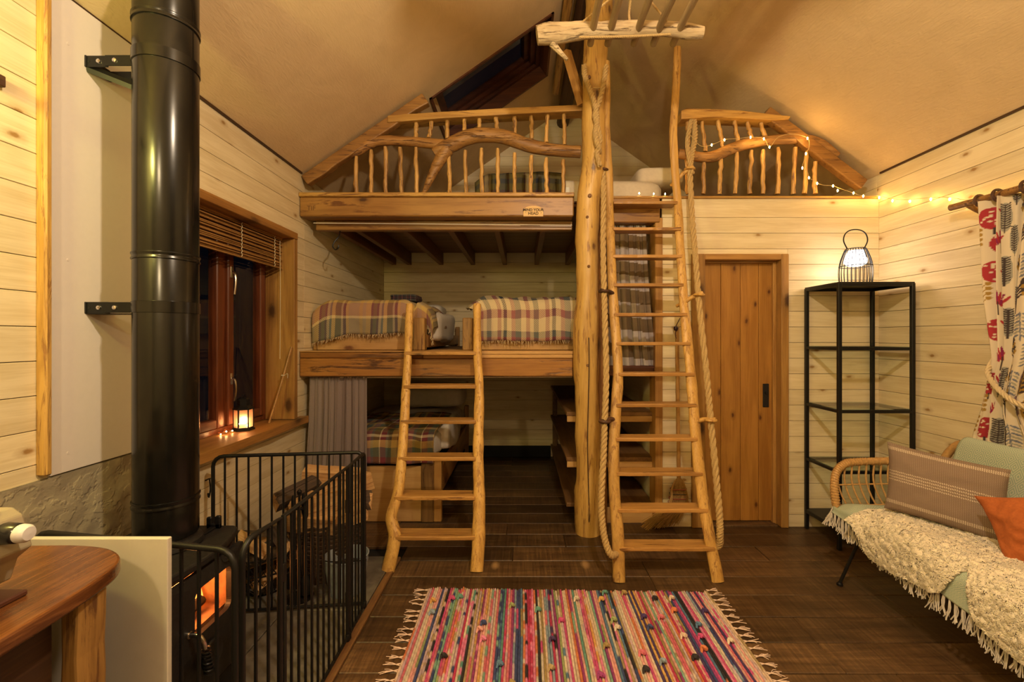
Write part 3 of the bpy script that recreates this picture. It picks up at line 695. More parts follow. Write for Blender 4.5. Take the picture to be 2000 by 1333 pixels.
# ================================================================== rope
rope_m = plain('manila_rope', (.44, .30, .125), .85, 0, .5, 300., .25)
def rope(mb, path, R, n=None, turns=None, strands=3, seg=6, ph=0):
    L = sum((V(path[i+1])-V(path[i])).length for i in range(len(path)-1))
    n = n or int(L/(R*.42)); p = cat(path, n); tw = turns or L/(R*5.2)
    fr = []; prev = V((0, 1, .01))
    for i in range(n):
        t = (p[min(i+1, n-1)]-p[max(0, i-1)]).normalized()
        Nn = (prev-t*prev.dot(t)).normalized(); prev = Nn; fr.append((Nn, t.cross(Nn)))
    for s_ in range(strands):
        q = []
        for i in range(n):
            a = 2*PI*(tw*i/n+s_/strands)+ph
            q.append(p[i]+(fr[i][0]*math.cos(a)+fr[i][1]*math.sin(a))*R*.5)
        mb.tube(q, R*.56, seg)
    return mb
px = [(1141, 128), (1143, 150), (1153, 178), (1162, 205), (1166, 235), (1163, 262), (1169, 290), (1173, 315), (1178, 340), (1179, 400), (1178, 480), (1180, 571), (1182, 640), (1184, 740), (1181, 820), (1179, 880), (1175, 950), (1175, 1000), (1181, 1045), (1194, 1076)]
rp = [V(((x_-VX)*3.115/F, 3.115, zb(y_, 3.115))) if y_ < 300 else LQ(x_, y_, -.055) for x_, y_ in px]
rp += [LQ(1212, 1082, .02), LQ(1250, 1082, .10), LQ(1310, 1088, .10), LQ(1370, 1080, .08), LQ(1402, 1068, .0)]
rp += [LQ(x_, y_, -.05) for x_, y_ in ((1406, 1035), (1405, 1000), (1398, 920), (1388, 818), (1380, 730), (1366, 600), (1358, 500), (1352, 430), (1348, 345), (1351, 310), (1357, 275), (1356, 240))]
t = thing('handrail_rope', 'thick three-strand manila rope running down both sides of the tall ladder', 'rope', (.85, 2.7, .1))
rope(MB(), rp, .0195).build('strands', rope_m, t, True)
px = [(1184, 128), (1181, 150), (1177, 175), (1170, 200), (1162, 225), (1168, 250), (1172, 275), (1166, 300), (1172, 325)]
rope(MB(), [V(((x_-VX)*3.118/F, 3.118, zb(y_, 3.118))) for x_, y_ in px], .0175, ph=1).build('strands', rope_m, t, True)
pxr = [(1352, 345), (1345, 310), (1343, 280), (1350, 245), (1354, 232)]
rope(MB(), [LQ(x_, y_, -.06) for x_, y_ in pxr], .017).build('strands', rope_m, t, True)
MB().tube([V(((x_-VX)*3.125/F, 3.125, zb(172, 3.125))) for x_ in (1158, 1166, 1174)], .005, 6).build('binding', rope_m, t)

# ================================================================== loft railings
YR = BF+.06
pr = lambda x, y, d=YR: P(x, y, d)
def balusters(t, lst, w=.0155):
    r = random.Random(len(lst))
    for (x0, y0, x1, y1) in lst:
        a, bb = pr(x0, y0), pr(x1, y1)
        n = 9; p = [a.lerp(bb, i/(n-1))+V((r.uniform(-.004, .004), r.uniform(-.004, .004), 0)) for i in range(n)]
        rad = [w*r.uniform(.85, 1.1)*(.82 if i == 0 else 1) for i in range(n)]
        MB().tube(p, rad, 9, wob=.15, fr=18).build('baluster', baluster_m, t, True)
def rail(t, name, pts, rad, sq, mat, wob=.10, n=46, ref=(0, 0, 1), seg=14, d=YR):
    p = cat([P(x, y, d) for x, y in pts], n); return MB().tube(p, rad, seg, wob=wob, fr=7, sq=sq, ref=ref).build(name, mat, t, True)
curve_m = wood('curved_branch', (.38, .195, .055), (.22, .10, .026), 'x', .5, grain=1.1, streak=(.10, .04, .012), split=.8, bump=.8)
t = thing('loft_railing', 'rustic railing of bent branches and stick balusters left of the post', 'railing', (-.6, YR, LT))
m = MB().prism([(pr(760, 0).x, zb(231, YR)), (pr(860, 0).x, zb(224, YR)), (pr(1000, 0).x, zb(216, YR)), (pr(1139, 0).x, zb(210, YR)), (pr(1139, 0).x, zb(222, YR)), (pr(1000, 0).x, zb(229, YR)), (pr(860, 0).x, zb(237, YR)), (pr(760, 0).x, zb(245, YR))][::-1], 'y', YR-.045, YR+.075)
m.build('top_rail', oak_x, t, bevel=.006)
rail(t, 'middle_rail', [(640, 315), (672, 303), (700, 294), (722, 280), (750, 275), (790, 276), (840, 281), (868, 283)], [.015, .03, .035, .042, .036, .034, .038, .04], (1, .9), curve_m)
rail(t, 'middle_rail', [(848, 300), (862, 291), (885, 281), (910, 270), (940, 264), (985, 268), (1025, 282), (1060, 290), (1100, 295), (1134, 297)], [.035, .05, .056, .056, .054, .052, .050, .046, .044, .044], (1, .9), curve_m, n=60)
rail(t, 'branch', [(872, 292), (858, 315), (846, 338), (836, 360), (827, 379)], [.055, .045, .036, .026, .012], (1, .9), curve_m, ref=(1, 0, 0))
balusters(t, [(695, 306, 696, 379), (725, 293, 726, 379), (753, 287, 754, 379), (782, 288, 784, 379), (812, 288, 814, 379), (877, 304, 878, 379), (909, 294, 910, 379), (940, 290, 941, 379), (972, 290, 972, 379), (1005, 299, 1005, 379), (1037, 304, 1037, 379), (1067, 308, 1067, 379), (1100, 312, 1100, 379),
              (813, 236, 812, 272), (844, 234, 838, 270), (874, 230, 873, 270), (907, 228, 907, 262), (937, 226, 936, 256), (969, 224, 971, 257), (1005, 223, 1006, 264), (1038, 221, 1039, 272), (1070, 221, 1067, 279), (1102, 221, 1102, 284)])
def barge(pts):
    a, bb = [P(x, y, YR) for x, y in pts]; d = (bb-a).normalized(); nn = V((-d.z, 0, d.x))
    if nn.z > 0: nn = -nn
    m = MB(); n = 20; up = []; lo = []
    for i in range(n+1):
        q = a.lerp(bb, i/n); up.append((q.x, q.z)); e = q+nn*(.082+.010*mn.noise(V((i*.4, a.x, 0)))); lo.append((e.x, e.z))
    return m.prism(up+lo[::-1], 'y', YR-.035, YR+.03)
diag_m = wood('sloping_rail_wood', (.34, .17, .045), (.22, .10, .025), 'x', .45, streak=(.12, .05, .015), split=.4, bump=.5)
barge([(592, 346), (826, 186)]).build('sloping_rail', diag_m, t, bevel=.008)
t = thing('loft_railing', 'short rustic railing wound with fairy lights above the door', 'railing', (1.6, YR, LT))
m = MB().prism([(pr(a, 0).x, zb(bb, YR)) for a, bb in ((1326, 223), (1336, 218), (1380, 219), (1440, 222), (1500, 229), (1537, 233), (1534, 239), (1500, 241), (1440, 237), (1380, 235), (1326, 239))][::-1], 'y', YR-.05, YR+.08)
m.build('top_rail', oak_x, t, bevel=.006)
rail(t, 'middle_rail', [(1324, 300), (1350, 304), (1375, 308), (1400, 304), (1428, 291), (1460, 281), (1500, 275), (1540, 272), (1575, 273), (1605, 283), (1635, 305)], [.036, .036, .038, .042, .042, .040, .036, .038, .038, .036, .028], (1, .9), curve_m, n=60)
balusters(t, [(1375, 318, 1374, 379), (1408, 310, 1405, 379), (1440, 296, 1436, 379), (1468, 294, 1464, 379), (1490, 293, 1490, 379), (1520, 288, 1520, 379), (1553, 288, 1549, 379), (1575, 296, 1571, 379), (1592, 316, 1591, 379), (1341, 312, 1343, 379),
              (1343, 238, 1343, 292), (1371, 238, 1378, 296), (1402, 236, 1412, 290), (1434, 236, 1441, 276), (1460, 238, 1468, 272), (1486, 240, 1494, 268)])
barge([(1689, 354), (1500, 212)]).build('sloping_rail', diag_m, t, bevel=.008)
# ================================================================== bedding
def plaid(name, us, vs_, nu, nv, weave=170., dim=1.0):
    """woven check: colour stops across (us) and along (vs_), repeated nu, nv times"""
    g = N(name); uv = g.n('ShaderNodeUVMap').outputs[0]; sp = g.n('ShaderNodeSeparateXYZ', {0: uv})
    wob = g.n('ShaderNodeTexNoise', {'Vector': uv, 'Scale': 9., 'Detail': 1.}).outputs[0]
    fu = g.math('FRACT', g.math('ADD', g.math('MULTIPLY', sp.outputs[0], nu), g.math('MULTIPLY', wob, .02)))
    fv = g.math('FRACT', g.math('ADD', g.math('MULTIPLY', sp.outputs[1], nv), g.math('MULTIPLY', wob, .02)))
    sc = lambda st: [(p, [x*dim for x in c]) for p, c in st]
    cu = g.ramp(fu, sc(us), 'CONSTANT'); cv = g.ramp(fv, sc(vs_), 'CONSTANT')
    wv = g.n('ShaderNodeTexChecker', {'Vector': uv, 'Scale': weave}).outputs['Fac']
    nz = g.n('ShaderNodeTexNoise', {'Vector': uv, 'Scale': 260., 'Detail': 2.}).outputs[0]
    f = g.math('ADD', g.math('MULTIPLY', wv, .5), g.math('MULTIPLY', nz, .5))
    return g.fin(g.mix(f, cu, cv), .95, g.math('ADD', wv, nz), .8, .004)
TAN, MUS, ROS, PLU, OLV, SLT, CRM, NAV, RED, TEA, DKR = (.44, .34, .19), (.56, .38, .12), (.30, .115, .115), (.085, .025, .038), (.12, .10, .035), (.12, .13, .125), (.60, .49, .31), (.022, .028, .050), (.20, .035, .045), (.10, .13, .115), (.09, .012, .015)
pl1 = plaid('plaid_wheat_rose', [(0, TAN), (.06, MUS), (.16, PLU), (.20, OLV), (.27, PLU), (.31, TAN), (.36, SLT), (.40, MUS), (.47, OLV), (.58, TAN), (.62, PLU), (.67, MUS), (.72, TAN), (.93, MUS)],
            [(0, SLT), (.10, SLT), (.13, CRM), (.15, ROS), (.26, MUS), (.32, TAN), (.45, MUS), (.49, ROS), (.58, OLV), (.72, TAN), (.86, ROS), (.94, SLT)], 2.6, 1.15)
pl2 = plaid('plaid_navy_cream', [(0, CRM), (.10, ROS), (.18, CRM), (.26, SLT), (.36, CRM), (.50, ROS), (.58, CRM), (.63, NAV), (.70, CRM), (.80, ROS), (.88, SLT)],
            [(0, RED), (.03, SLT), (.07, CRM), (.15, ROS), (.20, CRM), (.27, NAV), (.33, DKR), (.355, MUS), (.375, NAV), (.42, MUS), (.44, DKR), (.47, CRM), (.52, NAV), (.60, CRM), (.66, DKR), (.69, CRM), (.76, PLU), (.79, TAN), (.88, DKR), (.91, TAN)], 3.4, 1.0)
pl3 = plaid('plaid_dark_red_green', [(0, MUS), (.14, DKR), (.18, TEA), (.30, MUS), (.36, ROS), (.50, TEA), (.56, OLV), (.70, CRM), (.73, RED), (.86, TEA)],
            [(0, RED), (.08, TEA), (.18, MUS), (.26, DKR), (.30, CRM), (.33, DKR), (.37, OLV), (.48, MUS), (.56, DKR), (.60, TEA), (.72, MUS), (.8, DKR), (.83, TAN), (.92, DKR)], 3.0, 1.6)
pl4 = plaid('plaid_brown_loft', [(0, OLV), (.2, PLU), (.24, TAN), (.4, OLV), (.5, NAV), (.56, SLT), (.8, PLU), (.84, OLV)],
            [(0, CRM), (.09, TAN), (.12, PLU), (.155, OLV), (.21, NAV), (.25, OLV), (.30, NAV), (.40, OLV), (.6, NAV), (.8, OLV)], 2.2, 1.0)
pl5 = plaid('plaid_navy_folded', [(0, NAV), (.2, SLT), (.3, PLU), (.5, NAV), (.7, ROS), (.8, NAV)], [(0, SLT), (.2, PLU), (.35, NAV), (.5, ROS), (.6, NAV), (.8, SLT)], 5, 3, 90.)
linen = plain('white_linen', (.70, .64, .56), .9, 0, .25, 22., .05)
linen_w = plain('white_mattress', (.72, .64, .50), .9, 0, .15, 40., .04)
def soft_box(mb, x0, x1, y0, y1, z0, z1, r=.05, n=(18, 18), lump=.012, sd=0.0, p=4):
    """closed soft slab: a superellipsoid-like shell with lumps"""
    cx, cy, cz = (x0+x1)/2, (y0+y1)/2, (z0+z1)/2; hx, hy, hz = (x1-x0)/2, (y1-y0)/2, (z1-z0)/2
    def fn(u, v):
        th = 2*PI*u; ph = PI*(v-.5)
        e = lambda c, q: math.copysign(abs(c)**q, c)
        a, b = .32, .45
        x = hx*e(math.cos(th), a)*e(math.cos(ph), b); y = hy*e(math.sin(th), a)*e(math.cos(ph), b); z = hz*e(math.sin(ph), b)
        q = V((cx+x, cy+y, cz+z))
        d = lump*mn.noise(q*4+V((sd, 0, 0)))+lump*.5*mn.noise(q*11+V((0, sd, 0)))
        return q+V((x/hx*.6, y/hy*.6, z/hz)).normalized()*d
    mb.grid(fn, n[0]*2, n[1]); return mb
def throw(name, label, group, x0, x1, yb, yf, zt, zbot, mat, side=0, sd=1.0, nu=90, nv=60, lump=.02, rnd=.10, edge=None, slope_l=0, fringe=True, inset=0):
    """blanket lying on a bed top (z = zt) from yb to the foot at yf, falling over the foot to zbot; side: how far it falls at its right edge"""
    L1 = yb-yf; L2 = rnd*PI/2; L3 = max(zt-rnd-zbot, .01); L = L1+L2+L3
    W = x1-x0; SW = abs(side)
    def fn(u, v):
        s = (1-v)*L; a = u*(W+SW)
        x = x0+min(a, W); drop = max(0, a-W)
        hang = 0
        if s < L1: y, z = yb-s, zt
        elif s < L1+L2: k = (s-L1)/rnd; y, z = yf-rnd*math.sin(k)*.9, zt-rnd*(1-math.cos(k))
        else: y, z = yf-rnd*.9, zt-rnd-(s-L1-L2); hang = (s-L1-L2)/L3
        x += inset*(1-u)**3*ss(L1, L1+L2+.02, s)
        z += (lump*mn.noise(V((x*4, y*5+z*3, sd)))+lump*.45*mn.noise(V((x*11, y*9+z*8, sd))))*(1-hang*.7)
        y -= hang*(.010+.016*math.sin(x*17+sd)+.012*mn.noise(V((x*8, z*5, sd+3))))+.006*mn.noise(V((x*15, z*11, sd)))
        if s > L1: z -= slope_l*max(0, .3-(x-x0))*hang+.012*hang*mn.noise(V((x*6, sd, 2)))
        e0 = max(0, .16-(x-x0))/.16
        z -= .075*e0*e0*(1-hang)
        if drop: y = max(y, yf-.03); z = max(z, zt-.13); z -= drop*.80+.01; x += .13*(1-math.exp(-drop/.07))+.012*math.sin(y*14+sd)
        elif SW and W-a < .10: z -= .06*((.10-(W-a))/.10)**2
        return V((x, y, z))
    t = thing(name, label, 'blanket', ((x0+x1)/2, yf, zt), group)
    MB().grid(fn, nu, nv).build('cloth', mat, t, True, solid=.010)
    if fringe:
        r = random.Random(int(sd*10)); m = MB()
        for i in range(int(nu*1.5)):
            u = (i+r.random())/(nu*1.5); p = fn(min(u, 1), 0); q = p+V((r.uniform(-.012, .012), -.004, -r.uniform(.012, .032)))
            m.tube([p, (p+q)/2+V((r.uniform(-.003, .003), -.003, 0)), q], .0022, 3, cap=False)
        f = m.build('fringe', mat_fr[mat.name] if mat.name in mat_fr else plain('fringe_wool', (.40, .30, .18), .95) if 'fringe_wool' not in MATS else MATS['fringe_wool'], t); f['kind'] = 'stuff'
    return t, fn
mat_fr = {}
# middle left bed
def one(name, label, cat_, mb, mat, group=None, part=None):
    o = mb.build(name, mat, None, True); return tag(o, label, cat_, group)
XB1 = X(834)
one('duvet', 'white duvet hanging over the side of the middle left bed', 'duvet', soft_box(MB(), XL+.03, -.80, 3.56, 5.24, 1.34, 1.615, lump=.02), linen)
one('pillow', 'white pillow at the dark far end of the middle left bed', 'pillow', soft_box(MB(), XL+.12, -.85, 4.75, 5.2, 1.60, 1.74, lump=.01, sd=4), linen)
throw('plaid_throw', 'wheat and rose plaid throw over the foot of the middle left bed', None, XL+.014, X(812), 4.30, 3.545, 1.672, zb(655, YBED)+.01, pl1, side=.24, sd=1.3, slope_l=.25)
fo = MB()
for k in range(3): soft_box(fo, X(752), X(812)-.02, 3.60, 3.86, 1.672+k*.016, 1.70+k*.016, lump=.008, sd=k, n=(12, 8))
fo.uv = [(p[0]*3, p[1]*3+p[2]*9) for p in fo.v]
one('folded_blanket', 'folded dark navy plaid blanket on top of the wheat plaid throw', 'blanket', fo, pl5)
one('duvet', 'white duvet sagging off the edge beside the bunk gap', 'duvet', soft_box(MB(), -.90, -.665, 3.74, 4.6, 1.335, 1.60, lump=.035, sd=9), linen)
# middle right bed
one('duvet', 'white duvet under the navy and cream plaid throw', 'duvet', soft_box(MB(), -.42, .96, 3.57, 5.22, 1.34, 1.655, lump=.02, sd=3), linen)
one('pillow', 'pillow at the far end of the middle right bed', 'pillow', soft_box(MB(), .0, .60, 4.78, 5.2, 1.65, 1.78, lump=.01, sd=5), linen)
throw('plaid_throw', 'navy and cream plaid throw over the foot of the middle right bed', None, X(909), .93, 4.35, 3.545, 1.700, zb(668, YBED)+.01, pl2, sd=2.7, lump=.028, inset=.085)
# low bed
one('duvet', 'pale duvet on the low bed behind the short ladder', 'duvet', soft_box(MB(), XL+.03, -.66, 3.50, 5.22, .40, .645, lump=.025, sd=6), linen)
one('pillow', 'white pillow propped at the head of the low bed', 'pillow', soft_box(MB(), -1.30, -.62, 4.72, 5.22, .645, .87, lump=.015, sd=7), linen)
throw('plaid_throw', 'dark red and green plaid throw on the low bed beside the grey curtain', None, XL+.02, X(838, YLB)+.04, 4.25, 3.475, .675, zb(906, YLB)+.01, pl3, side=.0, sd=4.1, lump=.022, fringe=False)
one('duvet', 'crumpled pale duvet corner hanging between plaid throw and side rail', 'duvet', soft_box(MB(), -.74, -.60, 3.78, 4.5, .42, .66, lump=.03, sd=11), linen)
# loft bed
one('mattress', 'thick white mattress on the loft floor seen between post and ladder', 'mattress', soft_box(MB(), -.02, 1.20, 3.70, 5.0, LT, zb(343, 3.72), lump=.006, sd=2), linen_w)
one('pillow', 'white pillow on the loft mattress beside the tall ladder', 'pillow', soft_box(MB(), .96, 1.36, 3.78, 4.3, LT+.235, zb(324, 3.8), lump=.01, sd=3), linen_w)
one('mattress', 'white loft mattress half hidden under a brown plaid blanket', 'mattress', soft_box(MB(), -.37, -.04, 3.72, 5.0, LT, zb(348, 3.72)-.02, lump=.006, sd=8), linen_w)
throw('plaid_throw', 'brown plaid blanket hanging over the loft mattress behind the railing', None, X(928, 3.7), X(1103, 3.7), 4.4, 3.74, zb(338, 3.72), LT+.005, pl4, sd=5.2, lump=.016, rnd=.06, fringe=False)
MB().box(X(1104, 3.70), X(1112, 3.70), 3.70, 3.703, zb(378, 3.7), zb(366, 3.7)).build('label', plain('care_label', (.8, .78, .74), .7), bpy.data.objects['mattress'])
# ------------------------------------------------------------------ bunk curtains
def curtain(t, fnx, z1, z0, y, amp, folds, mat, sd, nu=160, nv=60, gather=.35):
    """hanging cloth: fnx(v) -> (x left, x right) at height fraction v (1 = top)"""
    def fn(u, v):
        a, b = fnx(v); k = u+.020*math.sin(u*9+sd)
        am = amp*(.45+.55*(1-v))*(.6+.6*mn.noise(V((u*6, sd, 1)))+.3)
        x = a+(b-a)*k+.006*math.sin(2*PI*folds*u*2+sd)
        yy = y-am*(math.sin(2*PI*folds*u+sd)+.35*math.sin(2*PI*folds*2.3*u+2*sd+v*1.5))
        if v > .93: yy += .004*math.sin(u*folds*34)*((v-.93)/.07)
        return V((x, yy, z0+(z1-z0)*v))
    return MB().grid(fn, nu, nv).build('cloth', mat, t, True, solid=.003)
grey_c = plain('grey_mauve_cotton', (.21, .165, .155), .9, 0, .2, 300., .12)
t = thing('bunk_curtain', 'plain grey curtain drawn aside under the middle platform by the logs', 'curtain', (-1.38, 3.31, 1.08))
dzc = lambda px_, d=3.30: (px_-VX)*d/F
curtain(t, lambda v: (dzc(599-14*(1-v)**2), dzc(713)), zb(734, 3.30), .17, 3.335, .020, 8, grey_c, .6)
g = N('checked_curtain_cotton'); uv = g.n('ShaderNodeUVMap').outputs[0]; sp = g.n('ShaderNodeSeparateXYZ', {0: uv})
u_, v_ = sp.outputs[0], sp.outputs[1]
row = g.math('GREATER_THAN', g.math('FRACT', g.math('ADD', g.math('MULTIPLY', v_, 5.2), g.math('MULTIPLY', g.math('FLOOR', g.math('MULTIPLY', u_, 5.)), .05))), .52)
fine = g.math('MULTIPLY', g.math('GREATER_THAN', g.math('FRACT', g.math('MULTIPLY', u_, 5.)), .5), .25)
base = g.mix(row, (.40, .355, .36), (.15, .10, .052))
base = g.mix(g.math('MULTIPLY', fine, .5), base, (.10, .07, .05))
checked = g.fin(base, .9, g.n('ShaderNodeTexNoise', {'Vector': uv, 'Scale': 300.}).outputs[0], .3, .002)
t = thing('bunk_curtain', 'taupe and grey checked curtain hanging behind the tall ladder', 'curtain', (.8, 3.33, 2.2))
curtain(t, lambda v: (dzc(1176), dzc(1268+22*(1-v)**1.5)), zb(437, 3.33), zb(722, 3.33), 3.385, .022, 6, checked, 2.1)
# ================================================================== broom beside the door
t = thing('broom', 'straw broom hanging upside on the boards behind the tall ladder', 'broom', P(1323, 640, 3.29))
MB().tube([P(1322, 640, 3.30), P(1324, 800, 3.29), P(1326, 935, 3.28)], .0135, 10).build('handle', frame_m, t, True)
straw_m = plain('broom_straw', (.42, .25, .08), .85, 0, .6, 200., .35)
r = random.Random(2); m = MB()
for i in range(340):
    a = r.uniform(-1, 1); bq = r.uniform(-1, 1)
    p0 = P(1326+a*8, 932+abs(a)*6, 3.28+bq*.012); p1 = P(1325+a*19, 985, 3.275+bq*.028); e = r.uniform(-1, 1)
    p2 = P(1305+a*32+e*6-abs(e)*4-14, 1021+r.uniform(-8, 12)-a*5, 3.26+bq*.04)
    m.tube(cat([p0, P(1325+a*16, 958, 3.278+bq*.025), p1, p2], 7), .0018, 3, cap=False)
o = m.build('bristles', straw_m, t); o['kind'] = 'stuff'
for yy in (955, 964, 973, 981):
    w_ = 15+(yy-955)*.16
    c0 = P(1325, yy, 3.277); rx = w_*3.277/F*1.06
    MB().tube([c0+V((rx*math.cos(k), .034*math.sin(k), .002*math.sin(3*k))) for k in np.linspace(0, 2*PI, 21)], .0022, 5, cap=False).build('stitching', plain('broom_thread', (.30, .04, .03), .8) if 'broom_thread' not in MATS else (MATS['broom_thread'] if yy % 2 else black), t)
t = thing('lanyard', 'small dark red cord with a bead on a nail behind the tall ladder', 'cord', P(1322, 620, 3.30))
MB().tube(cat([P(1328, 622, 3.31), P(1322, 634, 3.29), P(1318, 641, 3.29)], 10), .003, 5).tube(cat([P(1321, 645, 3.288), P(1319, 655, 3.29), P(1324, 668, 3.29), P(1321, 655, 3.29)], 14), .0025, 5).build('cord', plain('dark_red_cord', (.06, .008, .012), .7), t, True)
MB().lathe([(0, -.020), (.014, -.013), (.018, 0), (.014, .013), (0, .02)], P(1320, 642, 3.285), 12).build('bead', plain('dark_bead', (.03, .006, .010), .3), t, True)

# ================================================================== stove and flue
FX, FY, FR = -1.32, 1.69, .100
t = thing('stove_flue', 'tall black enamelled flue pipe rising from the stove', 'flue', (FX, FY, .66))
zf = lambda y: CAM_Z-(y-VY)*1.60/F
zj = [.66, zf(993), zf(497), zf(20), 2.84]
prof = [(FR, 0)]
for a, bb in zip(zj, zj[1:]):
    MB().lathe([(FR*.97, a-.004), (FR, a+.006), (FR, bb-.006), (FR*.97, bb+.004)], (FX, FY, 0), 48).build('pipe', flue_m, t, True)
for z in (zj[1], zj[2], zj[3]):
    MB().lathe([(FR-.002, z-.014), (FR+.0035, z-.012), (FR+.004, z-.008), (FR+.001, z-.003), (FR+.001, z+.003), (FR+.004, z+.008), (FR+.0035, z+.012), (FR-.002, z+.014)], (FX, FY, 0), 48).build('joint_ring', flue_m, t, True)
MB().box(FX+FR-.002, FX+FR+.0005, FY-.004, FY, 1.8, 2.6).build('seam', flue_m, t)
for zc, kind in ((zf(599), 0), (zf(98), 1)):
    MB().lathe([(FR, zc-.021), (FR+.003, zc-.020), (FR+.003, zc+.020), (FR, zc+.021)], (FX, FY, 0), 48).build('clamp_band', flue_m, t, True)
    br = MB().box(XL+.012, XL+.095, FY-.026, FY-.022, zc-.021, zc+.021, .001).box(XL+.088, FX-FR+.012, FY-.031, FY-.027, zc-.019, zc+.020, .001).box(XL+.012, XL+.018, FY-.03, FY+.07, zc-.021, zc+.021, .001)
    if kind == 1:
        br.box(XL+.012, FX-FR+.02, FY+.072, FY+.076, zc-.02, zc+.02, .001)
        v0, v1 = V((XL+.016, FY+.02, zc-.02)), V((FX-FR+.02, FY+.035, zc-.02))
        br.tube([(XL+.014, FY-.02, zc-.02), (FX-FR+.0, FY+.05, zc-.075)], .016, 4, sq=(1, .35))
    else: br.box(XL+.012, FX-FR+.02, FY-.026, FY+.05, zc-.023, zc-.0205, .0005)
    bo = br.build('wall_bracket', black_steel, t)
    for x_ in (XL+.062, XL+.125): MB().lathe([(0, -.006), (.0075, -.004), (.009, 0)], (x_, FY-.031 if x_ > XL+.1 else FY-.026, zc), 10, ax='y').build('bolt', chrome, bo, True)
    for x_ in (XL+.025,): MB().lathe([(0, -.001), (.005, -.0008), (.005, 0)], (x_, FY-.0262, zc), 8, ax='y').build('slot', black, bo)
# stove: faces right, into the room
SX0, SX1, SY0, SY1, STZ = -1.54, -1.135, 1.40, 1.865, .615
t = thing('wood_stove', 'black cast iron wood burning stove with glowing glass door', 'stove', (-1.33, 1.63, 0))
body = MB().box(SX0, SX1-.25, SY0, SY1-.02, .10, STZ-.03, .01)
body.box(SX1-.25, SX1-.025, SY0, SY0+.03, .10, STZ-.03, .006).box(SX1-.25, SX1-.025, SY1-.05, SY1-.02, .10, STZ-.03, .006)
body.box(SX1-.25, SX1-.025, SY0+.03, SY1-.05, .10, .33, .004).box(SX1-.25, SX1-.025, SY0+.03, SY1-.05, STZ-.06, STZ-.03, .004)
body.build('firebox', iron_m, t)
tp = [(SX0-.01, SY0-.03), (SX1-.05, SY0-.03)]+[(SX1-.03+.055*math.sin(PI*u), SY0-.03+u*(SY1-SY0+.04)) for u in np.linspace(.04, .96, 12)]+[(SX1-.05, SY1+.01), (SX0-.01, SY1+.01)]
MB().prism(tp, 'z', STZ-.030, STZ).build('top_plate', iron_m, t, bevel=.008)
MB().lathe([(.085, STZ), (.115, STZ+.004), (.112, STZ+.02), (.094, STZ+.03), (.092, STZ+.06)], (FX, FY, 0), 40).build('flue_collar', iron_m, t, True)
MB().box(SX0, SX1-.02, SY0+.01, SY1-.03, .0, .10, .01).build('plinth', black_steel, t)
# door: frame with round-cornered glass
gy0, gy1, gz0, gz1 = 1.545, 1.742, .362, .522
dm = MB(); dx = SX1-.012
def bow(y): return .022*math.sin(PI*max(0, min(1, (y-SY0)/(SY1-SY0))))
ring_o = [(SY0+.015, .13), (SY1-.03, .13), (SY1-.03, STZ-.045), (SY0+.015, STZ-.045)]
def rr_(y0, y1, z0, z1, r, n=6):
    o = []
    for cx, cz, a0 in ((y1-r, z1-r, 0), (y0+r, z1-r, PI/2), (y0+r, z0+r, PI), (y1-r, z0+r, 1.5*PI)):
        o += [(cx+r*math.cos(a0+k*PI/2/n), cz+r*math.sin(a0+k*PI/2/n)) for k in range(n+1)]
    return o
ri = rr_(gy0, gy1, gz0, gz1, .03); ro = rr_(SY0+.015, SY1-.03, .13, STZ-.045, .012)
vs = []
for lst, ex in ((ro, .0), (ro, .018), (ri, .018), (ri, -.002)): vs += [V((dx+ex+bow(p[0]), p[0], p[1])) for p in lst]
n = len(ri); fs = []
for a in range(3):
    fs += [(a*n+i, a*n+(i+1) % n, (a+1)*n+(i+1) % n, (a+1)*n+i) for i in range(n)]
door = dm.add(vs, fs).build('door', iron_m, t)
gl = MB().prism(rr_(gy0-.01, gy1+.01, gz0-.01, gz1+.01, .03), 'x', dx+.002, dx+.006); gl.v = [(p[0]+bow(p[1]), p[1], p[2]) for p in gl.v]
gl.build('glass', thin_glass('stove_glass', (.85, .8, .75)), door)
g = N('fire_glow_liner')
MB().box(SX1-.24, SX1-.235, SY0+.04, SY1-.06, .335, STZ-.065).build('back_plate', plain('firebrick', (.34, .17, .085), .8, 0, .3, 30., .3), t)
MB().box(SX1-.235, SX1-.03, SY0+.032, SY0+.05, .335, STZ-.065).box(SX1-.235, SX1-.03, SY1-.075, SY1-.055, .335, STZ-.065).box(SX1-.235, SX1-.03, SY0+.05, SY1-.075, .331, .345).build('fire_brick', MATS['firebrick'], t)
h = MB().tube(cat([(SX1+.02, 1.520, .392), (SX1+.055, 1.515, .394), (SX1+.070, 1.518, .375), (SX1+.074, 1.524, .345)], 14), .008, 10).lathe([(.012, -.01), (.012, .01)], (SX1+.015, 1.520, .392), 12, ax='x').build('handle', chrome, door, True)
co = [V((SX1+.074+.013*math.cos(a), 1.524+.004*a/9+.013*math.sin(a), .345-.0022*a)) for a in np.linspace(0, 2*PI*7, 110)]
MB().tube(co, .0036, 6).build('spring_grip', black_steel, h, True) if False else MB().tube(co, .0036, 6).build('spring_grip', black_steel, door, True)
MB().lathe([(.0, -.0), (.045, .0), (.052, .010), (.050, .016), (.03, .020), (.0, .022)], (SX1+.022, 1.62, .26), 28, ax='x').build('air_wheel', iron_m, door, True)
MB().lathe([(0, -.002), (.012, 0), (.014, .01), (.008, .02), (.014, .028), (.012, .036), (0, .038)], (SX1+.0, 1.42, .17), 14, ax='x').build('air_knob', chrome, t, True)
for y in (1.70, 1.72): MB().lathe([(.010, -.006), (.010, .006)], (SX1+.028, y, STZ-.055), 12, ax='y').build('hinge_pin', chrome, t, True)
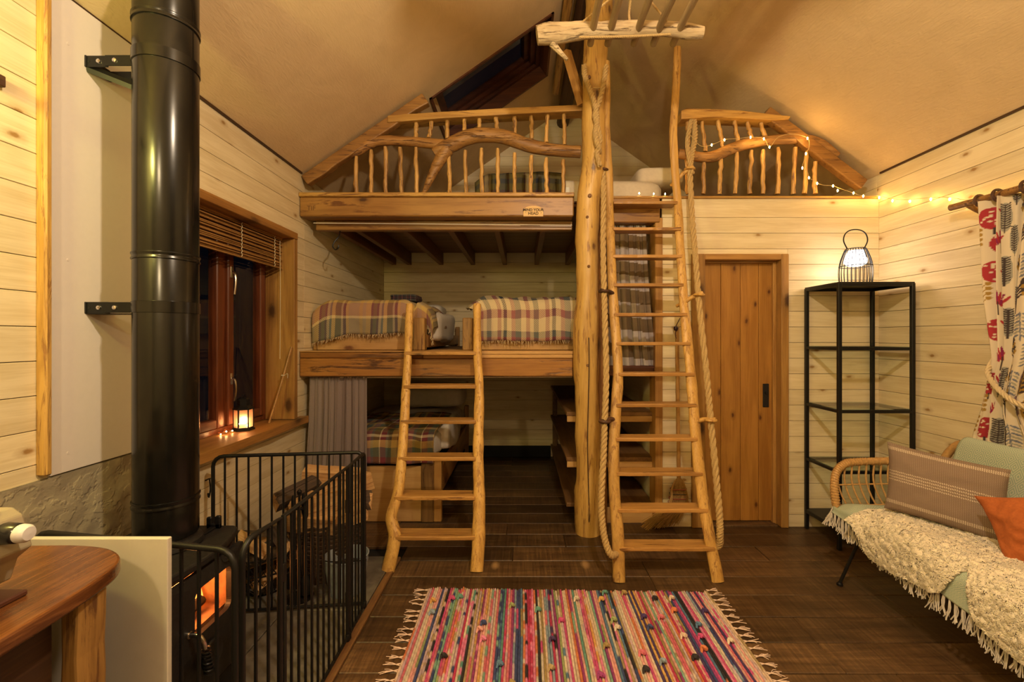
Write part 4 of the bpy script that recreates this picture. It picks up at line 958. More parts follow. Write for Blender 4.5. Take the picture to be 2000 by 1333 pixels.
lv = MB().box(-1.26, -1.235, 1.74, 1.84, STZ, STZ+.008, .002).box(-1.275, -1.255, 1.835, 1.85, STZ, STZ+.045, .003).box(-1.24, -1.22, 1.835, 1.85, STZ, STZ+.05, .003).box(-1.275, -1.22, 1.835, 1.85, STZ, STZ+.02, .003).build('stove_tool', black_steel)
tag(lv, 'black iron lifting tool lying on the stove top', 'tool')
# the fire
fl = MB(); r = random.Random(4)
for i in range(9):
    y = 1.47+i*.035; hgt = r.uniform(.06, .13)
    fl.tube(cat([(SX1-.14+r.uniform(-.04, .04), y, .36), (SX1-.13, y+r.uniform(-.01, .01), .36+hgt*.5), (SX1-.14, y+r.uniform(-.015, .015), .36+hgt)], 9), [.018, .022, .014, .002], 8, wob=.4, fr=20)
f_ = thing('fire', 'low orange flames and embers behind the stove glass', 'fire', (SX1-.14, 1.6, .345))
fl.build('flames', emit('flame', (1, .27, .04), 2.6), f_, True)
for k in range(3): MB().tube([(SX1-.17+k*.04, 1.47, .36), (SX1-.15+k*.03, 1.74, .365+.01*k)], .018, 8, wob=.3, fr=20).build('burning_log', plain('charred_log', (.02, .012, .008), .9), f_, True)
point('fire_light', (SX1-.10, 1.60, .50), 3.5, (1, .38, .10), .04)

# ================================================================== fire guard
gt = thing('fire_guard', 'black tubular steel fire guard standing around the stove', 'fire guard', (-.8, 1.8, 0))
GH = .80
def panel(a, bb, r0=.06, r1=.06, step=.056, rr=.009, name='panel', zb_=.03):
    a, bb = V((a[0], a[1], 0)), V((bb[0], bb[1], 0)); L = (bb-a).length; d = (bb-a)/L
    q = lambda s, z: a+d*s+V((0, 0, z))
    path = [q(0, zb_)]
    path += [q(0, GH-r0)]+[q(r0-r0*math.cos(k), GH-r0+r0*math.sin(k)) for k in (PI/8, PI/4, 3*PI/8)]+[q(r0, GH)] if r0 > .015 else [q(0, GH)]
    path += [q(L-r1, GH)]+[q(L-r1+r1*math.sin(k), GH-r1+r1*math.cos(k)) for k in (PI/8, PI/4, 3*PI/8)]+[q(L, GH-r1)] if r1 > .015 else [q(L, GH)]
    path += [q(L, zb_)]
    f = MB().tube(path, rr, 10)
    f.tube([q(0, zb_), q(L, zb_)], rr*.8, 8)
    fo = f.build(name, black_steel, gt, True)
    n = max(2, round(L/step))
    for i in range(1, n):
        MB().tube([q(L*i/n, zb_), q(L*i/n, GH)], .0052, 7).build('bar', black_steel, fo, True)
    for s in (0, L): MB().lathe([(.008, 0), (.011, .004), (.011, .03), (.008, .034)], q(s, .012), 10).build('foot', black_steel, fo, True)
    return fo
panel((-1.47, 1.372), (-.79, 1.252), .05, .05)
panel((-.80, 1.30), (-.785, 1.475), .05, .0, .052)
panel((-.783, 1.495), (-.79, 2.06), .0, .0, .052)
panel((-.79, 2.075), (-.803, 2.315), .0, .03, .05)
panel((-.815, 2.325), (-1.525, 2.245), .03, .05)
for (x, y) in ((-.784, 1.485), (-.79, 2.068)):
    for z in (.20, .62): MB().lathe([(.011, -.03), (.013, -.026), (.013, .026), (.011, .03)], (x-.002, y, z), 10).build('hinge', black_steel, gt, True)
# hooks on the wall boards behind the flue
for i, (x_, y_) in enumerate(((400, 940),)):
    t = thing('wall_hook', 'small black hook and wire on the boards beside the flue', 'hook', P(402, 945, 2.28))
    MB().tube(cat([(XL+.002, 2.31, 1.386-.725), (XL+.03, 2.31, 1.386-.715), (XL+.08, 2.26, 1.386-.715)], 8), .004, 6).tube(cat([(XL+.03, 2.30, .67), (XL+.034, 2.30, .62), (XL+.03, 2.295, .58), (XL+.022, 2.30, .60)], 10), .004, 6).build('hook', black_steel, t, True)
# ================================================================== logs, baskets, bucket, tools
def split_log(c, L, R, yaw, pitch, roll, seed, group, label):
    r = random.Random(seed); m = MB(); n = 9
    ang = [0]+sorted(r.uniform(.3, 1.9) for _ in range(5))+[2.2]
    prof = [(-.35*R, -.3*R)]+[(R*math.cos(a)*r.uniform(.85, 1.05), R*math.sin(a)*r.uniform(.85, 1.05)) for a in ang]
    k = len(prof); vs = []
    for i in range(5):
        x = -L/2+L*i/4
        for j, (a, bb) in enumerate(prof):
            w_ = 1+.10*mn.noise(V((x*9+seed, j*1.3, seed)))
            vs.append(V((x+.01*r.uniform(-1, 1)*(i in (0, 4)), a*w_, bb*w_)))
    M = Matrix.Translation(V(c)) @ Matrix.Rotation(yaw, 4, 'Z') @ Matrix.Rotation(pitch, 4, 'Y') @ Matrix.Rotation(roll, 4, 'X')
    fs = []; mi = []
    for i in range(4):
        for j in range(k):
            fs.append((i*k+j, i*k+(j+1) % k, (i+1)*k+(j+1) % k, (i+1)*k+j)); mi.append(1 if 1 <= j < k-1 else 0)
    fs += [tuple(range(k))[::-1], tuple(4*k+j for j in range(k))]; mi += [0, 0]
    for f_, mm in zip(fs, mi): pass
    m.v = [tuple(v) for v in vs]; m.f = fs; m.m = mi; m.uv = [(0, 0)]*len(vs); m.c = [(1, 1, 1)]*len(vs)
    me = m.mesh('log', [log_cut, log_bark])
    o = bpy.data.objects.new('log', me); link(o); o.matrix_world = M
    return tag(o, label, 'log', group)
BKX, BKY = -1.15, 2.66
LG = [((-1.10, 2.55, .47), .36, .105, .28, -.22, -1.75, 'largest split log with a wide pale cut face, lying across the front of the heap'),
      ((-1.05, 2.62, .42), .30, .085, .55, -.25, -1.4, 'split log pointing down towards the fire guard corner behind the bucket'),
      ((-1.24, 2.60, .44), .32, .085, -.35, .10, -1.5, 'short pale log at the window side end of the heap'),
      ((-1.05, 2.76, .49), .30, .080, .9, -.1, -1.9, 'split log at the back of the heap beside the grey curtain'),
      ((-1.14, 2.73, .55), .33, .080, .15, .1, -1.6, 'topmost split log of the heap under the grey curtain'),
      ((-1.25, 2.76, .40), .30, .070, 1.2, .0, -1.2, 'split log wedged at the back by the wall boards'),
      ((-1.06, 2.70, .40), .32, .07, .2, 0, 1.4, 'bark covered log buried in the middle of the heap'),
      ((-1.17, 2.51, .37), .28, .065, .05, .1, -1.6, 'small split log low at the front behind the fire tools'),
      ((-1.31, 2.64, .50), .28, .065, 1.0, -.2, 2.0, 'greyish barked log leaning against the window wall'),
      ((-1.02, 2.58, .36), .24, .06, .2, -.3, -1.7, 'thin split log poking out over the zinc bucket')]
for i, (c_, L, R, a, bb, ro_, lab) in enumerate(LG): split_log(c_, L, R, a, bb, ro_, 20+i, 'split logs heaped behind the zinc bucket', lab)
t = thing('log_basket', 'dark woven basket under the heap of logs behind the bucket', 'basket', (BKX, BKY, .012))
wk = plain('dark_wicker', (.06, .035, .02), .7, 0, .6, 120., .4)
m = MB()
for k in range(13):
    z = .02+k*.026; R = .165+.045*k/12
    m.tube([(BKX+R*math.cos(a)*(1+.02*(-1)**j), BKY+R*.72*math.sin(a)*(1+.02*(-1)**j), z+.004*(-1)**j) for j, a in enumerate(np.linspace(0, 2*PI, 41))], .0135, 5, cap=False)
o = m.build('weave', wk, t, True)
for j in range(16):
    a = 2*PI*j/16
    MB().tube([(BKX+.165*math.cos(a), BKY+.133*math.sin(a), .014), (BKX+.212*math.cos(a), BKY+.172*math.sin(a), .345)], .008, 6).build('stake', wk, t, True)
WX, WY = -1.405, 2.50
t = thing('wire_basket', 'round black wire basket filled with small split logs and kindling', 'basket', (WX, WY, .012))
m = MB()
for j in range(22):
    a0 = 2*PI*j/22
    for sgn in (1, -1):
        m.tube([(WX+R*math.cos(a0+sgn*tw), WY+R*math.sin(a0+sgn*tw), z) for R, z, tw in ((.09, .018, 0), (.145, .08, .25), (.165, .15, .5), (.172, .23, .75))], .0022, 4)
m.build('wire_mesh', black_steel, t)
for z, R in ((.018, .09), (.15, .165), (.235, .174)): MB().tube([(WX+R*math.cos(a), WY+R*math.sin(a), z) for a in np.linspace(0, 2*PI, 33)], .005, 6, cap=False).build('hoop', black_steel, t)
pos = [(-.05, -.04, .10, .2), (.06, -.05, .12, 1.1), (0, .06, .10, 2.), (-.04, .02, .18, .7), (.06, .03, .19, 2.6), (-.06, -.08, .20, 1.6), (.04, -.09, .21, .3), (.0, -.02, .27, .9), (.08, -.02, .27, 2.3), (-.08, .04, .26, .1), (.02, .07, .28, 1.3), (-.03, -.10, .28, 2.8)]
for i, (x, y, z, a) in enumerate(pos):
    split_log((WX+x, WY+y, z), .22, .05, a, -.35+.1*(i % 5), a*3, 50+i, 'small logs in the wire basket', 'small split kindling log piled in the black wire basket')
BX, BY = -.955, 2.475
t = thing('zinc_bucket', 'small galvanised zinc coal bucket beside the fire guard corner', 'bucket', (BX, BY, .012))
MB().lathe([(0, .02), (.082, .02), (.084, .012), (.088, .014), (.104, .12), (.1055, .124), (.1065, .13), (.113, .20), (.117, .203), (.117, .209), (.112, .21), (.108, .20), (.086, .026), (0, .024)], (BX, BY, 0), 40).build('pail', zinc, t, True)
for s in (-1, 1): MB().lathe([(0, -.004), (.014, -.002), (.014, .002), (0, .004)], (BX+s*.112, BY, .185), 12, ax='x').build('ear', zinc, t, True)
MB().tube([(BX+.113*math.cos(a), BY-.02-.09*math.sin(a), .19+.03*math.sin(a)) for a in np.linspace(0, PI, 20)], .003, 6).build('bail_handle', black_steel, t, True)
MB().lathe([(0, .15), (.06, .155), (.10, .14), (.1, .13), (0, .13)], (BX, BY, 0), 16).build('coal', plain('coal', (.012, .011, .011), .7, 0, .8, 60., .4), t, True)
CX_, CY_ = -1.175, 2.40
t = thing('companion_set', 'black iron fireside tool stand with poker, brush and shovel', 'fire tools', (CX_, CY_, .012))
MB().lathe([(0, .012), (.07, .012), (.072, .02), (.02, .03), (.008, .04), (0, .04)], (CX_, CY_, 0), 20).build('base', black_steel, t, True)
MB().tube([(CX_, CY_, .03), (CX_, CY_, .56)], .007, 8).lathe([(0, .555), (.012, .56), (.014, .575), (0, .59)], (CX_, CY_, 0), 12).build('stem', black_steel, t, True)
for k, (dx_, dy_) in enumerate(((.04, -.01), (-.038, .012), (.0, .045))):
    m = MB().tube([(CX_+dx_, CY_+dy_, .08), (CX_+dx_, CY_+dy_, .50)], .0045, 7).lathe([(.005, .43), (.011, .45), (.011, .53), (.006, .55), (0, .552)], (CX_+dx_, CY_+dy_, 0), 12)
    if k == 0: m.lathe([(0, .04), (.03, .045), (.032, .11), (.012, .14), (0, .14)], (CX_+dx_, CY_+dy_, 0), 14)
    if k == 1: m.box(CX_+dx_-.035, CX_+dx_+.035, CY_+dy_-.004, CY_+dy_+.004, .05, .14, .003)
    m.build(('brush', 'shovel', 'poker')[k], black_steel, t, True)
MB().tube([(CX_-.045, CY_, .48), (CX_+.045, CY_, .48)], .005, 6).tube([(CX_, CY_-.01, .48), (CX_, CY_+.05, .48)], .005, 6).build('crossbar', black_steel, t, True)

# ================================================================== worktop, hob, heat board
WTZ = .85
t = thing('worktop', 'polished dark hardwood worktop with a rounded end, bottom left corner', 'worktop', (-1.2, .5, 0))
edge = [(p.x, p.y) for p in [V((XL+.02, -.9, 0)), V((-.92, -.9, 0))]+cat([(-.922, .70, 0), (-.932, .93, 0), (-.945, 1.03, 0), (-.963, 1.085, 0), (-.995, 1.125, 0), (-1.05, 1.158, 0), (-1.11, 1.174, 0), (-1.17, 1.18, 0)], 30)]+[(XL+.02, 1.17)]
MB().prism(edge, 'z', WTZ-.034, WTZ).build('top', worktop_m, t, bevel=.006)
MB().box(XL+.02, -1.005, -.9, .975, .08, WTZ-.035, .003).build('carcass', dark_board, t)
rp_ = [(-.995+.008*mn.noise(V((0, z*6, 3))), z) for z in np.linspace(0, WTZ-.034, 14)]+[(-.957+.006*mn.noise(V((z*8, 2, 1))), z) for z in np.linspace(WTZ-.034, 0, 14)]
MB().prism(rp_, 'y', .98, 1.05).build('end_post', postm, t, bevel=.006)
bz = .846
t = thing('heat_board', 'off-white woven faced board leaning against the fire guard', 'board', (-1.14, 1.24, 0))
g = N('woven_board'); tc = g.n('ShaderNodeTexCoord'); sp = g.n('ShaderNodeSeparateXYZ', {0: tc.outputs['Object']})
wv = g.math('MULTIPLY', g.math('SINE', g.math('MULTIPLY', sp.outputs[2], 1500.)), g.math('SINE', g.math('MULTIPLY', sp.outputs[0], 1700.)))
nz = g.n('ShaderNodeTexNoise', {'Vector': tc.outputs['Object'], 'Scale': 7., 'Detail': 5.}).outputs[0]
wb = g.fin(g.ramp(nz, [(.3, (.52, .46, .37)), (.7, (.60, .545, .455))]), .85, wv, .25, .0007)
MB().box(-1.345, -.952, 1.222, 1.238, .013, bz, .002).build('board', wb, t)
t = thing('gas_hob', 'beige metal camping hob with black knob standing on the worktop', 'hob', (-1.22, .7, WTZ))
beige = plain('beige_enamel', (.36, .31, .21), .35, .2)
hy0, hy1 = .42, .945
MB().prism([(-1.42, .885), (-1.06, .885), (-1.045, .93), (-1.015, .955), (-1.035, 1.02), (-1.055, 1.035), (-1.42, 1.035)], 'y', hy0, hy1).build('body', beige, t, bevel=.004)
MB().box(-1.40, -1.075, hy0+.02, hy1-.03, WTZ+.012, .886, .003).build('burner_box', black_steel, t)
MB().box(-1.42, -1.03, hy0-.01, hy1+.005, WTZ, WTZ+.012, .003).build('base', plain('hob_base', (.08, .025, .012), .5), t)
MB().box(-1.40, -1.05, hy0+.03, hy1-.03, 1.036, 1.040, .001).build('top_plate', beige, t)
MB().tube([(-1.38, .90, 1.065), (-1.08, .90, 1.065), (-1.08, .50, 1.065), (-1.38, .50, 1.065), (-1.38, .90, 1.065)], .005, 6).tube([(-1.23, .90, 1.065), (-1.23, .50, 1.065)], .004, 6).tube([(-1.09, .86, 1.065), (-1.09, .86, 1.037)], .004, 6).build('trivet', chrome, t)
kn = MB().lathe([(.020, 0), (.021, .004), (.019, .03), (.017, .033)], (-1.022, .897, 1.0), 24, ax='x').build('knob', plain('knob_black', (.01, .01, .01), .2), t, True)
MB().lathe([(.0175, .032), (.018, .036), (.017, .046), (.013, .051), (0, .052)], (-1.022, .897, 1.0), 24, ax='x').build('knob_cap', plain('knob_white', (.62, .60, .60), .35), kn, True)
# ================================================================== window dressing and sill
t = thing('bamboo_blind', 'bamboo slat blind pulled up at the top of the window', 'blind', (XL-.08, 2.65, 2.07))
bx = XL-.075
r = random.Random(8); z = 2.072; k = 0
MB().box(bx-.02, bx+.015, WY0+.04, WY1-.045, 2.066, 2.078, .002).build('head_rail', frame_y, t)
while z > 1.868:
    h = .0075; off = .012*math.sin(k*2.4)+r.uniform(-.003, .003)
    MB().box(bx-.008+off, bx+.006+off, WY0+.045, WY1-.05, z-h, z-.001, .001).build('slat', bamboo_m, t); z -= h; k += 1
cord_m = plain('pale_cord', (.62, .55, .42), .8)
for y in (2.32, 2.70, 3.06): MB().tube(cat([(bx+.022, y+.004*(-1)**i, 2.07-i*.012) for i in range(18)], 40), .0022, 5).build('cord', cord_m, t)
MB().tube(cat([(bx+.024, 3.12, 2.05), (bx+.026, 3.122, 1.7), (bx+.024, 3.12, 1.24)], 20), .0018, 5).build('pull_cord', cord_m, t)
t = thing('bamboo_stick', 'thin bamboo stick leaning in the window corner on the sill', 'stick', P(541, 815, 3.05))
p0, p1 = V((XL-.07, 3.02, WZ0+.02)), V((XL+.005, 3.165, WZ0+.52))
MB().tube(cat([p0, (p0+p1)/2+V((.004, 0, 0)), p1], 14), .0075, 8, wob=.05).build('cane', bamboo_m, t, True)
q = p0.lerp(p1, .62)
MB().tube([q+V((.011*math.cos(a), .011*math.sin(a), .003*math.sin(a))) for a in np.linspace(0, 2*PI, 14)], .003, 5, cap=False).tube(cat([q+V((.01, 0, 0)), q+V((.035, -.01, .01)), q+V((.03, 0, -.02))], 8), .0025, 5).build('tie', cord_m, t, True)
# sill lantern
lx, ly, lz0 = XL-.105, 2.80, WZ0+.018
t = thing('sill_lantern', 'small black six-sided metal lantern glowing on the window sill', 'lantern', (lx, ly, lz0))
def hexr(R, z): return [V((lx+R*math.cos(PI/6+k*PI/3), ly+R*math.sin(PI/6+k*PI/3), z)) for k in range(6)]
def hexloft(prof, name, mat):
    vs = []
    for R, z in prof: vs += hexr(R, z)
    n = len(prof); fs = [(i*6+k, i*6+(k+1) % 6, (i+1)*6+(k+1) % 6, (i+1)*6+k) for i in range(n-1) for k in range(6)]+[tuple(range(6))[::-1], tuple((n-1)*6+k for k in range(6))]
    return MB().add(vs, fs).build(name, mat, t)
hexloft([(.062, lz0), (.062, lz0+.008), (.054, lz0+.014), (.054, lz0+.020)], 'base', black_steel)
hexloft([(.058, lz0+.128), (.058, lz0+.134), (.036, lz0+.152), (.034, lz0+.153)], 'roof', black_steel)
hexloft([(.034, lz0+.1535), (.034, lz0+.182), (.037, lz0+.184), (.037, lz0+.190), (.020, lz0+.200)], 'chimney', black_steel)
MB().tube([(lx, ly+.02*math.cos(a), lz0+.2+.018*math.sin(a)) for a in np.linspace(0, PI, 12)], .0025, 6).build('ring_handle', black_steel, t)
h0, h1 = hexr(.052, lz0+.018), hexr(.052, lz0+.130)
frost = N('lantern_glass'); frost.b.inputs['Transmission Weight'].default_value = .9
frost = frost.fin((1, .80, .62), .5)
for k in range(6):
    MB().tube([h0[k], h1[k]], .0045, 4).build('corner_bar', black_steel, t)
    a, b_, c_, d_ = h0[k], h0[(k+1) % 6], h1[(k+1) % 6], h1[k]
    s = .12; L = lambda p, q, u: p.lerp(q, u)
    MB().add([L(a, b_, s), L(a, b_, 1-s), L(d_, c_, 1-s), L(d_, c_, s)], [(0, 1, 2, 3)]).build('pane', frost, t, solid=.0015)
glow = emit('candle_glow', (1, .50, .18), 60)
for k in range(7):
    a = k*2.4; MB().lathe([(0, -.0045), (.0045, 0), (0, .0045)], (lx+.026*math.cos(a), ly+.026*math.sin(a), lz0+.028+.010*(k % 3)), 8).build('bulb', glow, t, True)
point('lantern_light', (lx, ly, lz0+.06), .30, (1, .42, .16), .02)
t = thing('copper_lights', 'tangle of tiny copper wire lights beside the sill lantern', 'string lights', (lx-.02, ly-.11, lz0))
r = random.Random(6); pts = [(lx-.03+r.uniform(-.03, .03), ly-.12+r.uniform(-.05, .05), lz0+.004+r.uniform(0, .02)) for _ in range(12)]
MB().tube(cat(pts, 60), .0012, 4).build('wire', plain('copper_wire', (.5, .2, .08), .3, 1.), t)
for p in pts[::3]: MB().lathe([(0, -.004), (.004, 0), (0, .004)], p, 8).build('bulb', glow, t, True)

# ================================================================== metal shelf and lantern
t = thing('corner_shelf', 'tall black metal shelf unit with glass shelves in the right corner', 'shelf unit', (2.33, 3.1, 0))
sx0, sx1, sy0, sy1 = 2.055, 2.555, 2.955, 3.318
PW = .023
for x in (sx0, sx1-PW):
    for y in (sy0, sy1-PW): MB().box(x, x+PW, y, y+PW, 0, 1.742, .002).build('post', black_steel, t)
for k, z in enumerate((.136, .518, .914, 1.323, 1.742)):
    m = MB()
    m.box(sx0+PW, sx1-PW, sy0+.001, sy0+PW-.003, z-.020, z, .0015).box(sx0+PW, sx1-PW, sy1-PW+.003, sy1-.001, z-.020, z, .0015)
    m.box(sx0+.001, sx0+PW-.003, sy0+PW, sy1-PW, z-.020, z, .0015).box(sx1-PW+.003, sx1-.001, sy0+PW, sy1-PW, z-.020, z, .0015)
    m.build('shelf_frame', black_steel, t)
    if k in (0, 4): MB().box(sx0+.003, sx1-.003, sy0+.003, sy1-.003, z+.0003, z+.008, .001).build('shelf_board', plain('black_board', (.016, .014, .013), .5) if 'black_board' not in MATS else MATS['black_board'], t)
    else: MB().box(sx0+.012, sx1-.012, sy0+.012, sy1-.012, z+.0003, z+.006).build('glass_shelf', shelf_glass, t)
lc = V(((1671-VX)*3.12/F, 3.12, 1.7505))
t = thing('wire_lantern', 'black wire cage lantern with a white lamp on the metal shelf', 'lantern', lc)
pf = [(.092, 0), (.097, .06), (.096, .11), (.087, .165), (.067, .225), (.058, .243)]
m = 26
for k in range(m):
    a = 2*PI*k/m; MB().tube(cat([lc+V((R*math.cos(a), R*math.sin(a), z)) for R, z in pf], 12), .0024, 5).build('wire', black_steel, t)
for R, z in ((.092, .003), (.095, .125), (.058, .243)): MB().tube([lc+V((R*math.cos(a), R*math.sin(a), z)) for a in np.linspace(0, 2*PI, 33)], .003, 6, cap=False).build('ring', black_steel, t)
MB().tube(cat([lc+V((x, 0, z)) for x, z in ((-.057, .243), (-.082, .30), (-.070, .348), (-.03, .374), (.03, .374), (.070, .348), (.082, .30), (.057, .243))], 36), .004, 8).build('handle', black_steel, t, True)
MB().lathe([(.046, .232), (.056, .20), (.066, .165), (.066, .150), (.056, .135), (.038, .127), (0, .123)], lc, 28).build('lamp', emit('lamp_white', (1, .90, .86), 4.5), t, True)
point('lantern_lamp', lc+V((0, 0, .10)), 1.6, (1, .72, .46), .04)

# ================================================================== fairy lights
lights = [(1343, 285), (1347, 306), (1341, 334), (1390, 283), (1415, 273), (1466, 268), (1492, 271), (1503, 287), (1577, 270), (1574, 300), (1567, 328), (1580, 347), (1596, 358), (1627, 363), (1636, 372), (1667, 377), (1686, 383)]
wpts = [(1341, 334), (1340, 318), (1347, 306), (1350, 296), (1343, 285), (1345, 262), (1368, 285), (1390, 283), (1415, 273), (1440, 271), (1466, 268), (1492, 271), (1503, 287), (1520, 268), (1548, 262), (1577, 270), (1580, 288), (1574, 300), (1570, 315), (1567, 328), (1577, 336), (1580, 347), (1587, 352), (1596, 358), (1610, 362), (1627, 363), (1640, 368), (1667, 377), (1686, 383)]
rw = [(1717, 386), (1743, 392), (1777, 393), (1818, 389), (1855, 389), (1890, 394), (1931, 388), (1980, 379), (2040, 362)]
rwp = lambda x, y: P(x, y, F*2.575/(x-VX))
fz = YR-.085
t = thing('fairy_lights', 'string of warm fairy lights draped along railing to the curtain rod', 'string lights', P(1560, 300, fz))
path = [P(x, y, fz-(.0 if x < 1600 else (x-1600)*.0)) for x, y in wpts]+[rwp(x, y-3) for x, y in rw]
wirem = plain('clear_wire', (.5, .36, .16), .4)
MB().tube(cat(path, 260), .0018, 5).build('wire', wirem, t)
fe = emit('fairy_bulb', (1, .56, .14), 62)
for p in [P(x, y, fz) for x, y in lights]+[rwp(x, y) for x, y in rw]:
    MB().lathe([(0, -.011), (.004, -.007), (.0052, 0), (.003, .006), (0, .008)], p, 8).build('bulb', fe, t, True)
for (x, y) in ((1577, 268), (1492, 285), (1345, 320), (1640, 370)): point('fairy_glow', P(x, y, fz-.03), .16 if x < 1600 else .05, (1, .55, .16), .01)
t = thing('fairy_lights', 'three warm fairy lights lying on the loft edge behind the top step', 'string lights', P(1270, 386, 3.36))
q = [P(x, y, 3.37) for x, y in ((1225, 383), (1234, 384), (1245, 385), (1260, 388), (1273, 386), (1285, 388), (1295, 388))]
for p in q: p.z = max(p.z, LT-.008)
MB().tube(cat(q, 40), .0016, 5).build('wire', wirem, t)
for p in (q[2], q[4], q[6]): MB().lathe([(0, -.008), (.004, -.004), (.005, 0), (0, .008)], p+V((0, -.05, .012)), 8).build('bulb', fe, t, True)

# ================================================================== hanging airer
t = thing('hanging_airer', 'driftwood clothes airer hanging above, grey poles through its end', 'airer', (.75, 1.8, 2.97))
AD = 2.42
ap = [(1049, 70), (1075, 66), (1110, 62), (1150, 60), (1190, 59), (1225, 58), (1250, 56), (1290, 55), (1320, 58), (1345, 62), (1373, 64)]
pth = cat([P(x, y, AD) for x, y in ap], 60)
ends = MB().tube(pth, [.046, .054, .050, .044, .046, .044, .041, .037, .041, .040, .032], 16, wob=.16, fr=9, sq=(1, .85), ref=(0, 0, 1))
ends.build('end_piece', drift_m, t, True)
MB().tube(cat([P(1078, 84, AD), P(1090, 98, AD+.01), P(1108, 117, AD+.02)], 10), [.02, .014, .008], 8, wob=.15).build('twig', drift_m, t, True)
for x in (1157, 1192, 1245, 1285, 1325):
    a = P(x, 62, AD); zz = a.z
    MB().tube([(a.x+.004*math.sin(k*2.), 1.15+k*(AD+.10-1.15)/7, zz+.003*math.cos(k*3.)) for k in range(8)], .0185, 10, wob=.06).build('pole', pole_m, t, True)
MB().tube(cat([P(x, y, AD)+V((0, -1.17, 0)) for x, y in ap], 60), .036, 12, wob=.16, fr=9).build('end_piece', drift_m, t, True)
hub = V((.62, 1.75, roof_z(.62)-.15))
cl = [P(1132, 73, AD-.045), P(1230, 71, AD-.045), P(1310, 67, AD-.045)]
rope(MB(), cl, .006).build('cord', rope_m, t, True)
ap_ = P(1237, -40, AD-.1)
for a in (P(1132, 48, AD-.03), P(1302, 42, AD-.03)): rope(MB(), [a, a.lerp(ap_, .5), ap_], .0055).build('cord', rope_m, t, True)
rope(MB(), [P(1230, 42, AD), P(1229, 20, AD), ap_], .0065).build('cord', rope_m, t, True)
rope(MB(), [ap_, V((ap_.x, ap_.y, roof_z(ap_.x)-.0))], .0085).build('cord', cord_m, t, True)

# ================================================================== printed curtain
def paint(H=720, W=800):
    """tree print, 1.24 m wide by 1.5 m tall"""
    im = np.zeros((H, W, 3)); im[:] = (.66, .56, .41); yy, xx = np.mgrid[0:H, 0:W].astype(float)
    r = random.Random(12); MU, RD, PU, GR, BK, BL = (.34, .20, .035), (.36, .025, .035), (.22, .15, .19), (.33, .31, .25), (.050, .034, .032), (.16, .17, .22)
    def ell(cx, cy, a, b, c, ang=0):
        ca, sa = math.cos(ang), math.sin(ang); dx, dy = xx-cx, yy-cy
        u = dx*ca+dy*sa; v = -dx*sa+dy*ca; m = (u/a)**2+(v/b)**2 < 1; im[m] = c; return m
    def line(x0, y0, x1, y1, w_, c):
        n = int(max(abs(x1-x0), abs(y1-y0)))+1
        for k in range(n+1):
            x, y = x0+(x1-x0)*k/n, y0+(y1-y0)*k/n
            if x < 3 or y < 3: continue
            im[max(0, int(y-w_/2)):int(y+w_/2)+1, max(0, int(x-w_/2)):int(x+w_/2)+1] = c
    i = 0
    for gy in range(-20, H+60, 72):
        for gx in range(-10, W+40, 52):
            cx = gx+r.uniform(-9, 9)+(26 if (gy//74) % 2 else 0); cy = gy+r.uniform(-12, 12); k = (i*5+gy//74*3) % 8; i += 1
            if k == 0:      # mustard block with dark leaf stem
                ell(cx, cy, 20, 36, MU); line(cx, cy-28, cx, cy+40, 2, BK)
                for q in range(-2, 3):
                    ell(cx-8, cy+q*12, 7, 3.5, BK, .5); ell(cx+8, cy+q*12+4, 7, 3.5, BK, -.5)
            elif k == 1:    # dark branched tree with leaves
                line(cx, cy-5, cx, cy+40, 5, BK)
                for s in (-1, 1):
                    for q in range(4):
                        line(cx, cy+4-q*8, cx+s*(18-q*2), cy-12-q*9, 2.5, BK); ell(cx+s*(18-q*2), cy-14-q*9, 6, 10, BK if q % 2 else MU, s*.5)
            elif k == 2:    # red dome with dots
                ell(cx, cy, 22, 30, RD)
                for q in range(16): ell(cx+r.uniform(-16, 16), cy+r.uniform(-22, 22), 2.6, 2.6, (.66, .56, .41))
                line(cx, cy+28, cx, cy+42, 3, BK)
            elif k == 3:    # mauve round crown with rings and twigs
                ell(cx, cy-6, 23, 25, PU)
                for q in range(9): ell(cx+r.uniform(-15, 15), cy-6+r.uniform(-16, 16), 4, 4, GR)
                line(cx, cy-8, cx, cy+40, 3, BK)
                for s in (-1, 1): line(cx, cy+6, cx+s*13, cy-12, 2, BK)
            elif k == 4:    # tall grey leaf, ticked
                ell(cx, cy, 13, 38, GR)
                for q in range(-5, 6):
                    line(cx, cy+q*6, cx+9, cy+q*6-5, 1.5, BK); line(cx, cy+q*6, cx-9, cy+q*6-5, 1.5, BK)
                line(cx, cy-30, cx, cy+42, 2, BK)
            elif k == 5:    # open mustard twigs with seed heads
                line(cx, cy-20, cx, cy+40, 2, MU)
                for s in (-1, 1):
                    for q in range(4):
                        line(cx, cy+16-q*13, cx+s*15, cy+4-q*13, 1.6, MU); ell(cx+s*16, cy+2-q*13, 4.5, 4.5, MU)
            elif k == 6:    # slate leaf frond
                line(cx-4, cy-34, cx+4, cy+38, 2, BL)
                for s in (-1, 1):
                    for q in range(7): ell(cx+s*9, cy-28+q*9, 9, 2.6, GR if q % 2 else BL, s*.5)
            else:           # crimson fan
                for q in range(-3, 4): ell(cx+q*6, cy-8+abs(q)*4, 3.2, 17, RD if q % 2 else (.24, .012, .08), q*.22)
                line(cx, cy+6, cx, cy+38, 2.5, BK)
    return im
img = paint()
t = thing('printed_curtain', 'cream curtain printed with trees, tied back with a cord beside the sofa', 'curtain', (2.50, 2.3, .72))
def yfar(z): return lerp_t([(.70, 2.53), (.85, 2.52), (1.0, 2.47), (1.10, 2.45), (1.27, 2.425), (1.6, 2.47), (2.12, 2.50)], z)
